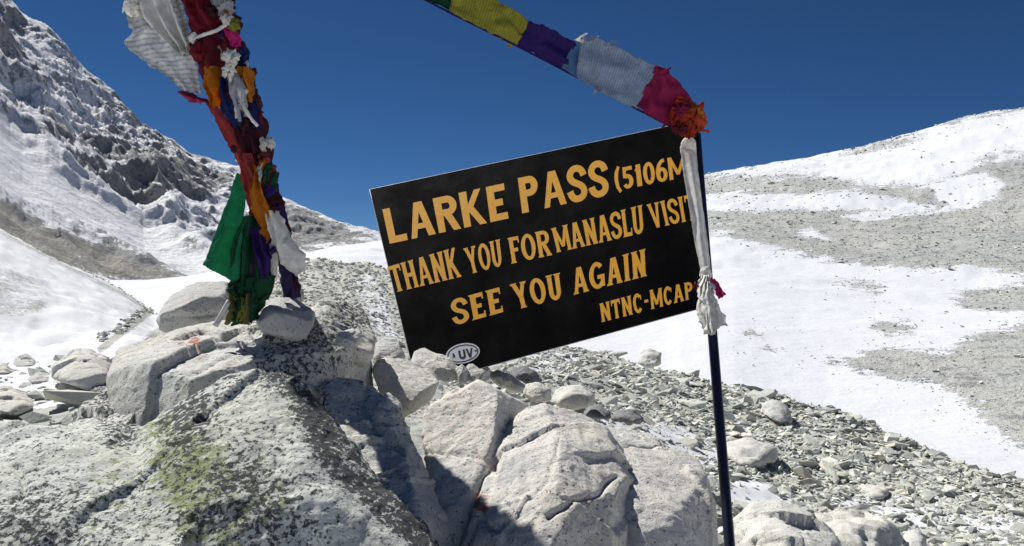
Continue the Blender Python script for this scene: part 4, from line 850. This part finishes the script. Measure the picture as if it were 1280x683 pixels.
# torn ends and loose corners all round the bundle
rs = random.Random(5); axis = [(262, -10), (283, 70), (300, 110), (312, 160), (330, 225), (338, 290), (340, 350)]
wids = [42, 30, 26, 20, 20, 30, 34]
for i in range(64):
    f = rs.random() * (len(axis) - 1.001); k = int(f); t_ = f - k; ax_ = axis[k][0] * (1 - t_) + axis[k + 1][0] * t_; ay_ = axis[k][1] * (1 - t_) + axis[k + 1][1] * t_; wd = wids[k] * (1 - t_) + wids[k + 1] * t_
    o_ = rs.uniform(-1, 1); x0 = ax_ + o_ * wd * .8; ln = rs.uniform(9, 26); ws = rs.uniform(4, 10); dx = o_ * rs.uniform(0, 7); Y0 = B - .10 - rs.uniform(0, .05) + abs(o_) * .06
    q('torn_end', [(x0 - ws / 2, ay_, Y0), (x0 - ws * .6 + dx * .5, ay_ + ln * .5, Y0 - .02), (x0 - ws * .3 + dx, ay_ + ln, Y0 - .01)], [(x0 + ws / 2, ay_ - 3, Y0), (x0 + ws * .5 + dx * .7, ay_ + ln * .45, Y0), (x0 + ws * .1 + dx * 1.3, ay_ + ln * rs.uniform(.8, 1.1), Y0)],
      rs.choice(['maroon', 'maroon', 'crimson', 'blue', 'dark', 'white', 'orange', 'darkgreen', 'salmon', 'grey', 'purple', 'magred', 'khata']), None, nu=5, nv=9, fold=.006, nf=1.1, seed=200 + i, edge=.008)

# ------------------------------------------------------------------ sign board
n_s = Vector((-0.28, -0.82, 0.50)).normalized(); p_s = at(872, 270, 3.20)
def on_sign(px, py, off=0.):
    d = at(px, py, 1) - Vector((0, 0, CAMZ)); cam_p = Vector((0, 0, CAMZ))
    t_ = (p_s + n_s * off - cam_p).dot(n_s) / d.dot(n_s); return cam_p + d * t_
corners = [(462, 237), (868, 151), (877, 385), (521, 482)]
sign = empty('sign_board', on_sign(521, 482), 'black metal sign with amber hand-painted lettering, leaning between rocks and pole', 'sign')
def panel(name, quad, th, mat, parent, off=0., nseg=12, warp=0.):
    bm = bmesh.new(); V = []; c4 = quad
    for k, o_ in enumerate((off, off - th)):
        for j in range(nseg + 1):
            for i in range(nseg + 1):
                u_, v_ = i / nseg, j / nseg
                x_ = (1 - u_) * (1 - v_) * c4[0][0] + u_ * (1 - v_) * c4[1][0] + u_ * v_ * c4[2][0] + (1 - u_) * v_ * c4[3][0]
                y_ = (1 - u_) * (1 - v_) * c4[0][1] + u_ * (1 - v_) * c4[1][1] + u_ * v_ * c4[2][1] + (1 - u_) * v_ * c4[3][1]
                V.append(bm.verts.new(on_sign(x_, y_, off) + n_s * (o_ - off)))
    m = (nseg + 1); n2 = m * m
    for j in range(nseg):
        for i in range(nseg):
            a = j * m + i; bm.faces.new([V[a + m], V[a + m + 1], V[a + 1], V[a]]); a += n2; bm.faces.new([V[a], V[a + 1], V[a + m + 1], V[a + m]])
    for i in range(nseg):
        for a, b_ in ((i, i + 1), (nseg * m + i + 1, nseg * m + i), ((i + 1) * m, i * m), (i * m + nseg, (i + 1) * m + nseg)):
            bm.faces.new([V[a], V[b_], V[b_ + n2], V[a + n2]])
    bmesh.ops.recalc_face_normals(bm, faces=bm.faces)
    me = bpy.data.meshes.new(name); bm.to_mesh(me); bm.free(); return link(name, me, mat, parent)
panel('board', corners, .004, M_board, sign)
def edge_strip(a, b_, w):
    A, B_ = on_sign(*a), on_sign(*b_); t_ = (B_ - A).normalized(); s_ = n_s.cross(t_)
    return tube('folded_edge', [A.lerp(B_, k / 12) - n_s * .002 for k in range(13)], w, M_edge, sign, 6)
edge_strip(corners[0], corners[1], .0022); edge_strip(corners[0], corners[3], .0022); edge_strip(corners[3], corners[2], .0018)

# glyphs: polygons in a unit box, x right, y up
def rib_(pts, wx, wy, closed=False):
    P_ = np.array(pts, float)
    n = 60 if len(pts) > 4 else 30
    d = np.r_[0, np.cumsum(np.hypot(*np.diff(P_, axis=0).T))]; t_ = np.linspace(0, d[-1], n); q_ = np.stack([np.interp(t_, d, P_[:, k]) for k in (0, 1)], 1)
    for _ in range(6): q_[1:-1] = (q_[:-2] + 2 * q_[1:-1] + q_[2:]) / 4
    T_ = np.gradient(q_, axis=0); T_[:, 0] *= .62; T_ /= np.hypot(*T_.T)[:, None]; N_ = np.stack([-T_[:, 1], T_[:, 0]], 1)
    off_ = N_ * np.array([wx, wy]) / 2; return [('rib', q_ + off_, q_ - off_)]
def arc_(cx, cy, rx, ry, a0, a1, wx, wy):
    a = np.radians(np.linspace(a0, a1, 26)); o_ = np.stack([cx + rx * np.cos(a), cy + ry * np.sin(a)], 1); i_ = np.stack([cx + (rx - wx) * np.cos(a), cy + (ry - wy) * np.sin(a)], 1)
    return [('rib', o_, i_)]
def st(x0, y0, x1, y1, w): return [('poly', [(x0 - w / 2, y0), (x0 + w / 2, y0), (x1 + w / 2, y1), (x1 - w / 2, y1)])]
def br(x0, x1, y0, y1): return [('poly', [(x0, y0), (x1, y0), (x1, y1), (x0, y1)])]
def flare(x, y, w, up, s):   # small serif at the end of a stem
    if not s: return []
    h = .085; e = w / 2 + s; d = -h if up else h
    return [('poly', [(x - e, y), (x + e, y), (x + w * .5, y + d), (x - w * .5, y + d)] if not up else [(x - e, y), (x - w * .5, y + d), (x + w * .5, y + d), (x + e, y)])]
def glyph(ch, w, h, s):      # w stem width, h bar height, s serif length
    L_ = w / 2 + s; R_ = 1 - w / 2 - s; g = []
    stem = lambda x, y0=0., y1=1.: st(x, y0, x, y1, w) + (flare(x, 0, w, False, s) if y0 == 0 else []) + (flare(x, 1, w, True, s) if y1 == 1 else [])
    if ch == 'L': g = stem(L_) + br(L_, 1, 0, h) + (br(1 - .1, 1, h, h + .14) if s else [])
    elif ch == 'E': g = stem(L_) + br(L_, .95, 0, h) + br(L_, .95, 1 - h, 1) + br(L_, .78, .5 - h / 2, .5 + h / 2) + (br(.86, .95, h, h + .1) + br(.86, .95, 1 - h - .1, 1 - h) if s else [])
    elif ch == 'F': g = stem(L_) + br(L_, .97, 1 - h, 1) + br(L_, .8, .5 - h / 2, .5 + h / 2) + (br(.87, .97, 1 - h - .12, 1 - h) if s else [])
    elif ch == 'T': g = stem(.5) + br(0, 1, 1 - h, 1) + (br(0, .1, 1 - h - .12, 1 - h) + br(.9, 1, 1 - h - .12, 1 - h) if s else [])
    elif ch == 'H': g = stem(L_) + stem(R_) + br(L_, R_, .5 - h / 2, .5 + h / 2)
    elif ch == 'I': g = stem(.5)
    elif ch == '1': g = st(.55, 0, .55, 1, w * 1.2) + [('poly', [(.1, .78), (.1, .68), (.5, .86), (.5, 1)])] + (br(.2, .9, 0, h * .6) if s else [])
    elif ch == '-': g = br(.05, .95, .38, .56)
    elif ch == 'A': g = st(w / 2 + s * .6, 0, .5 - w * .12, 1, w * .85) + st(1 - w / 2 - s * .6, 0, .5 + w * .12, 1, w) + br(.28, .72, .24, .24 + h * .8) + flare(w / 2 + s * .6, 0, w, False, s * .8) + flare(1 - w / 2 - s * .6, 0, w, False, s * .8)
    elif ch == 'V': g = st(.5 - w * .05, 0, w / 2 + s * .6, 1, w) + st(.5 + w * .05, 0, 1 - w / 2 - s * .6, 1, w * .8) + flare(w / 2 + s * .6, 1, w, True, s * .8) + flare(1 - w / 2 - s * .6, 1, w, True, s * .8)
    elif ch == 'Y': g = st(.5, 0, .5, .5, w) + st(.5, .42, w / 2 + s * .6, 1, w) + st(.5, .42, 1 - w / 2 - s * .6, 1, w * .85) + flare(.5, 0, w, False, s) + flare(w / 2 + s * .6, 1, w, True, s * .8) + flare(1 - w / 2 - s * .6, 1, w, True, s * .8)
    elif ch == 'N': g = stem(L_) + stem(R_) + st(R_, 0, L_, 1, w)
    elif ch == 'M': g = stem(w / 2 + s * .6) + stem(1 - w / 2 - s * .6) + st(.5, .18, w / 2 + s * .6, 1, w * .8) + st(.5, .18, 1 - w / 2 - s * .6, 1, w * .8)
    elif ch == 'K': g = stem(L_) + st(L_ + w * .3, .38, .93 - w / 2, 1, w * .9) + st(.98 - w / 2, 0, L_ + w * .6, .56, w) + flare(.95 - w / 2, 0, w, False, s * .7)
    elif ch in 'PR':
        g = stem(L_) + arc_(.55, .72, .43, .28, -90, 90, w, h) + br(L_, .56, 1 - h, 1) + br(L_, .56, .44, .44 + h)
        if ch == 'R': g += st(1 - w / 2, 0, .5, .5, w) + flare(.96 - w / 2, 0, w, False, s * .7)
    elif ch in 'O0': g = arc_(.5, .5, .5, .51, 0, 360, w, h)
    elif ch == 'C': g = arc_(.52, .5, .52, .51, 42, 318, w, h) + (st(.9, .66, .9, .9, .1) if s else [])
    elif ch == 'G': g = arc_(.52, .5, .52, .51, 42, 318, w, h) + br(.52, 1, .36, .36 + h * .9) + st(1 - w * .5, .05, 1 - w * .5, .42, w * .9)
    elif ch == 'U': g = st(L_, .3, L_, 1, w) + st(R_, .3, R_, 1, w) + arc_(.5, .32, .5 - s, .33, 180, 360, w, h) + flare(L_, 1, w, True, s) + flare(R_, 1, w, True, s)
    elif ch == 'S': g = rib_([(.90, .70), (.84, .86), (.62, .94), (.36, .93), (.16, .82), (.14, .68), (.3, .56), (.5, .5), (.72, .43), (.87, .31), (.84, .16), (.62, .07), (.36, .06), (.15, .15), (.09, .31)], w * .95, h)
    elif ch == '5': g = br(.2, .92, 1 - h, 1) + st(.24, .5, .27, 1, w * .8) + arc_(.46, .33, .48, .33, -150, 130, w, h)
    elif ch == '6': g = arc_(.5, .32, .48, .325, 0, 360, w, h * .9) + rib_([(.16, .34), (.18, .55), (.32, .78), (.55, .92), (.8, .95)], w * .9, h * .9)
    elif ch == '(': g = rib_([(.8, 1.08), (.4, .85), (.25, .5), (.4, .15), (.8, -.08)], w * .9, h * .7)
    return g
WID = dict(I=.45, M=1.35, A=1.12, K=1.05, O=1.05, G=1.08, N=1.08, L=.82, E=.85, F=.82, T=.95, S=.9, Y=1.05, V=1.05, U=1.0, P=.92, R=1.0, H=1.05, C=.95); WID.update({'(': .45, '1': .55, '0': .85, '5': .85, '6': .85, '-': .6})
def word(txt, tl, bl, br_, tr, w, h, s, gap=.14, mat=M_letter, parent=sign, off=.0004, name='letter'):
    tot = sum(WID[c] for c in txt) + gap * (len(txt) - 1); x_ = 0
    for c in txt:
        ww = WID[c]; V = []; Fs = []; lift = 0
        for it in glyph(c, w / ww, h, s / ww):
            lift += 1; o_ = off + lift * .00004
            def mp(u_, v_):
                U_ = (x_ + u_ * ww) / tot; wob = .006 * math.sin(7 * U_ * len(txt) + v_ * 3 + ord(c)); U_ += wob * .3
                X_ = (1 - U_) * (1 - v_) * bl[0] + U_ * (1 - v_) * br_[0] + U_ * v_ * tr[0] + (1 - U_) * v_ * tl[0]
                Y_ = (1 - U_) * (1 - v_) * bl[1] + U_ * (1 - v_) * br_[1] + U_ * v_ * tr[1] + (1 - U_) * v_ * tl[1]
                return on_sign(X_, Y_, o_)[:]
            b0 = len(V)
            if it[0] == 'poly':
                V += [mp(*p) for p in it[1]]; Fs.append(tuple(range(b0, b0 + len(it[1]))))
            else:
                _, A, B_ = it; n = len(A); V += [mp(*p) for p in A] + [mp(*p) for p in B_]
                Fs += [(b0 + k, b0 + k + 1, b0 + n + k + 1, b0 + n + k) for k in range(n - 1)]
        me = bpy.data.meshes.new(name); me.from_pydata(V, [], Fs); me.update()
        # all faces towards the viewer
        bm = bmesh.new(); bm.from_mesh(me)
        for f in bm.faces:
            f.normal_update()
            if f.normal.dot(n_s) < 0: f.normal_flip()
        bm.to_mesh(me); bm.free()
        o = link(name, me, mat, parent); o['label'] = "painted character " + c
        x_ += ww + gap
W1, H1 = .25, .17
word('LARKE', (478, 262), (487, 305), (637, 273), (631, 229), .32, .19, .0)
word('PASS', (647, 223), (653, 267), (762, 243), (757, 200), .32, .19, .0)
word('(5106M', (767, 212), (770, 239), (860, 221), (857, 193), .29, .17, .0, gap=.08)
word('THANK', (484, 334), (493, 366), (577, 346), (570, 309), .29, .14, .08, gap=.06)
word('YOU', (579, 311), (587, 343), (629, 332), (625, 299), .29, .14, .08, gap=.08)
word('FOR', (634, 298), (639, 330), (690, 319), (685, 287), .29, .14, .08, gap=.08)
word('MANASLU', (689, 286), (696, 316), (806, 291), (803, 256), .29, .14, .08, gap=.06)
word('VISIT', (808, 256), (816, 286), (872, 274), (868, 242), .29, .14, .08, gap=.10)
word('SEE', (562, 376), (568, 407), (630, 390), (625, 359), .30, .16, .09, gap=.12)
word('YOU', (637, 356), (646, 387), (704, 373), (700, 341), .30, .16, .09, gap=.12)
word('AGAIN', (713, 337), (717, 369), (809, 345), (807, 311), .30, .16, .09, gap=.12)
word('NTNC', (749, 380), (752, 403), (804, 390), (801, 366), .30, .17, .06, gap=.14)
word('-', (804.5, 367), (806, 386), (811, 385), (810, 366), .25, .14, .07)
word('MCAP', (812, 363), (814, 387), (867, 373), (865, 352), .30, .17, .06, gap=.14)
# oval sticker
st_e = []
def oval(name, rx, ry, mat, off, inner=None):
    ang = math.radians(-12); V = []; n = 40
    for (a_, b_) in ([(rx, ry)] + ([inner] if inner else [])):
        for k in range(n):
            t_ = 2 * math.pi * k / n; u_, v_ = a_ * math.cos(t_), b_ * math.sin(t_)
            V.append(on_sign(578.5 + u_ * math.cos(ang) - v_ * math.sin(ang), 442 + u_ * math.sin(ang) + v_ * math.cos(ang), off)[:])
    Fs = [tuple(range(n))[::-1]] if not inner else [(k, n + k, n + (k + 1) % n, (k + 1) % n) for k in range(n)]
    me = bpy.data.meshes.new(name); me.from_pydata(V, [], Fs); me.update()
    bm = bmesh.new(); bm.from_mesh(me)
    for f in bm.faces:
        f.normal_update()
        if f.normal.dot(n_s) < 0: f.normal_flip()
    bm.to_mesh(me); bm.free(); return link(name, me, mat, sign)
oval('sticker', 21.5, 12.5, M_stwhite, .0006)['label'] = 'white oval sticker with black letters'
oval('sticker_ring', 19.6, 10.8, M_stblack, .0009, (18.2, 9.5))
def word2(txt, *a): word(txt, *a, .30, .22, 0., gap=.12, mat=M_stblack, off=.0011)
word2('UV', (572.5, 438.5), (574.5, 449.5), (592, 446), (590.5, 434.5))
word2('-', (592.5, 435), (593, 442.5), (596.5, 441.5), (596, 434.5))
word2('A', (564, 442), (565.5, 448), (569.5, 447), (569, 441.5))

# ------------------------------------------------------------------ pole, scarf, flag string
ky = lambda py: on_sign(868, py).y
pt = at(870.5, 168, ky(168) + .03); pb = at(926.5, 860, 2.52)
for py_ in (250, 330, 400):
    tz = [(abs(project(np.array([pt.lerp(pb, k / 200)[:]]))[0, 1] - py_), pt.lerp(pb, k / 200).y) for k in range(201)]; print('POLE', py_, min(tz)[1] - ky(py_), ky(py_))
tube('sign_pole', [pb.lerp(pt, k / 20) for k in range(21)], .0165, M_pole, None, 20)
pole = bpy.data.objects['sign_pole']
import mathutils
pole.data.transform(mathutils.Matrix.Translation(-pb)); pole.location = pb
tag(pole, 'slim dark blue metal pole at the right end of the sign, leaning slightly left', 'pole')
kh = empty('ceremonial_scarf', at(866, 190, ky(190)), 'white silk scarf knotted to the pole and hanging over the right edge of the sign', 'scarf')
kd = -.03
crumple('knot', at(860.5, 182, ky(182) - .03), .025, MC['khata'], kh, 61, .3, 4, (.95, .8, 1.05), 'round white knot at the top')
strip('scarf_tail', [(850, 184, ky(186) - .03), (854, 215, ky(215) - .03), (861, 260, ky(260) - .03 - .01), (869, 305, ky(305) - .03 - .01), (876, 338, ky(338) - .03 - .01)], [(870, 182, ky(182) - .03 + .01), (873, 215, ky(215) - .03), (879, 260, ky(260) - .03), (885, 305, ky(305) - .03), (888, 338, ky(338) - .03)], MC['khata'], kh, nu=14, nv=60, fold=.006, nf=1.5, seed=62, bulge=.012, edge=.001, rough=.3, label='long smooth band of the scarf')
crumple('knot', at(882, 343, ky(343) - .03 - .01), .017, MC['khata'], kh, 63, .4, 4, (.9, .8, 1.2), 'small white knot lower down')
strip('scarf_tail', [(876, 344, ky(344) - .03 - .02), (872, 366, ky(366) - .03 - .03), (871, 390, ky(390) - .03 - .03), (877, 412, ky(412) - .03 - .03)], [(886, 344, ky(344) - .03 - .01), (892, 366, ky(366) - .03 - .02), (902, 388, ky(388) - .03 - .02), (910, 408, ky(408) - .03 - .01)], MC['khata'], kh, nu=30, nv=40, fold=.010, nf=4.5, rough=.35, seed=64, bulge=.03, label='crinkled loose end of the scarf', edge=.006)
strip('scarf_tail', [(880, 352, ky(352) - .03 - .04), (876, 372, ky(372) - .03 - .05), (880, 395, ky(395) - .03 - .05), (884, 418, ky(418) - .03 - .04)], [(888, 352, ky(352) - .03 - .03), (892, 370, ky(370) - .03 - .04), (896, 395, ky(395) - .03 - .04), (896, 416, ky(416) - .03 - .03)], MC['khata'], kh, nu=20, nv=36, fold=.009, nf=3.2, rough=.35, seed=65, bulge=.02, label='short frilled end of the scarf', edge=.012)
pk = empty('pink_ribbon', at(888, 355, ky(355) - .03 + .02), 'magenta ribbon end sticking out right of the pole below the sign', 'ribbon')
strip('ribbon', [(884, 354, ky(354) - .03 + .01), (892, 358, ky(358) - .03 + .015), (899, 374, ky(374) - .03 + .01)], [(886, 345, ky(345) - .03 + .02), (898, 354, ky(354) - .03 + .02), (908, 368, ky(368) - .03 + .02)], MC['pink'], pk, nu=10, nv=16, fold=.006, nf=1.6, seed=66)
strip('ribbon', [(868, 352, ky(352) - .03 - .03), (873, 356, ky(356) - .03 - .035), (878, 360, ky(360) - .03 - .03)], [(868, 360, ky(360) - .03 - .03), (872, 364, ky(364) - .03 - .03), (878, 365, ky(365) - .03 - .03)], MC['crimson'], pk, nu=6, nv=8, fold=.004, nf=1., seed=67, label='red ribbon end on the sign side')
fs = empty('prayer_flag_string', at(862, 165, 3.27), 'string of coloured prayer flags blown taut from the pole top to the upper left', 'prayer flags')
s0 = 3.24
tube('cord', lerp_pts([(440, -50, s0 - .2), (520, -6, s0 - .14), (562, 16, s0 - .1), (647, 58, s0 - .05), (705, 88, s0 - .02), (795, 136, s0), (842, 160, s0 + .01), (868, 172, s0 + .03)], 60), .004, MC['purple'], fs, 8, 'dark blue cord along the lower hem')
def f_(L, R, m, lab, **k): return strip('flag', L, R, MC[m], fs, label=lab, **k)
kk = dict(nu=18, nv=26, fold=.010, nf=1.6)
f_([(430, -100, s0 - .1), (480, -40, s0 - .1), (566, -2, s0 - .1)], [(425, -60, s0 - .1), (470, -30, s0 - .1), (561, 13, s0 - .1)], 'darkgreen', 'dark green flag at the top picture edge', seed=71, **kk)
f_([(566, -6, s0 - .11), (600, -8, s0 - .1), (628, 3, s0 - .08), (645, 15, s0 - .08), (661, 26, s0 - .06)], [(561, 14, s0 - .1), (585, 27, s0 - .1), (610, 40, s0 - .08), (630, 49, s0 - .07), (647, 57, s0 - .06)], 'yellow', 'yellow-green printed flag', seed=72, **kk)
f_([(659, 25, s0 - .05), (680, 33, s0 - .05), (700, 44, s0 - .04), (721, 54, s0 - .03)], [(645, 57, s0 - .05), (665, 67, s0 - .05), (685, 77, s0 - .04), (706, 87, s0 - .03)], 'purple', 'deep purple flag', seed=73, **kk)
f_([(718, 53, s0 - .035), (732, 52, s0 - .03), (745, 54, s0 - .03)], [(702, 84, s0 - .035), (712, 91, s0 - .03), (722, 97, s0 - .03)], 'skyblue', 'slate blue flag between the purple and the white one', seed=74, nu=18, nv=12, fold=.006, nf=1.)
f_([(726, 47, s0 - .05), (745, 46, s0 - .05), (770, 58, s0 - .04), (798, 72, s0 - .03), (822, 84, s0 - .02)], [(720, 96, s0 - .04), (738, 108, s0 - .04), (757, 118, s0 - .03), (777, 129, s0 - .02), (797, 135, s0 - .02)], 'pale', 'pale blue-white printed flag', seed=75, **kk)
f_([(820, 82, s0 - .02), (834, 88, s0 - .02), (848, 99, s0 - .01), (858, 114, s0), (869, 130, s0)], [(795, 133, s0 - .02), (806, 141, s0 - .02), (818, 148, s0 - .01), (830, 155, s0), (842, 160, s0)], 'magenta', 'magenta flag', seed=76, nu=18, nv=26, fold=.012, nf=2.)
f_([(850, 118, s0 - .03), (866, 128, s0 - .03), (876, 142, s0 - .03), (882, 158, s0 - .02)], [(836, 140, s0 - .03), (838, 156, s0 - .03), (848, 166, s0 - .02), (860, 174, s0 - .01)], 'redorange', 'orange-red flag bunched at the pole top', nu=24, nv=26, fold=.016, nf=2.6, seed=77, edge=.01)
rosette((862, 152), 21, s0 + .02, MC['redorange'], fs, 78, 8, label='crumpled orange-red cloth at the pole top')
rosette((868, 140), 13, s0 + .0, MC['orange'], fs, 80, 4, label='orange fold at the pole top')
rosette((850, 162), 11, s0 - .0, MC['magred'], fs, 81, 4, label='dark red fold under the orange cloth')
rosette((852, 138), 13, s0 + .0, MC['magenta'], fs, 79, 5, label='crumpled dark red fold beside the magenta flag')
for i, (x0, y0, x1, y1, m_) in enumerate([(722, 50, 734, 42, 'khata'), (734, 50, 746, 45, 'pale'), (748, 110, 742, 118, 'pale'), (828, 92, 838, 84, 'magenta'), (872, 135, 880, 128, 'redorange'), (640, 52, 634, 60, 'yellow'), (600, -2, 612, -6, 'yellow'), (836, 152, 826, 160, 'magenta'), (878, 160, 886, 166, 'redorange'), (760, 56, 770, 50, 'pale')]):
    strip('torn_end', [(x0 - 5, y0, s0 - .05), ((x0 + x1) / 2 - 3, (y0 + y1) / 2, s0 - .05), (x1 - 1, y1, s0 - .04)], [(x0 + 6, y0 + 3, s0 - .05), ((x0 + x1) / 2 + 4, (y0 + y1) / 2, s0 - .05), (x1 + 2, y1, s0 - .04)], MC[m_], fs, nu=5, nv=8, fold=.005, nf=1., seed=300 + i, edge=.006)
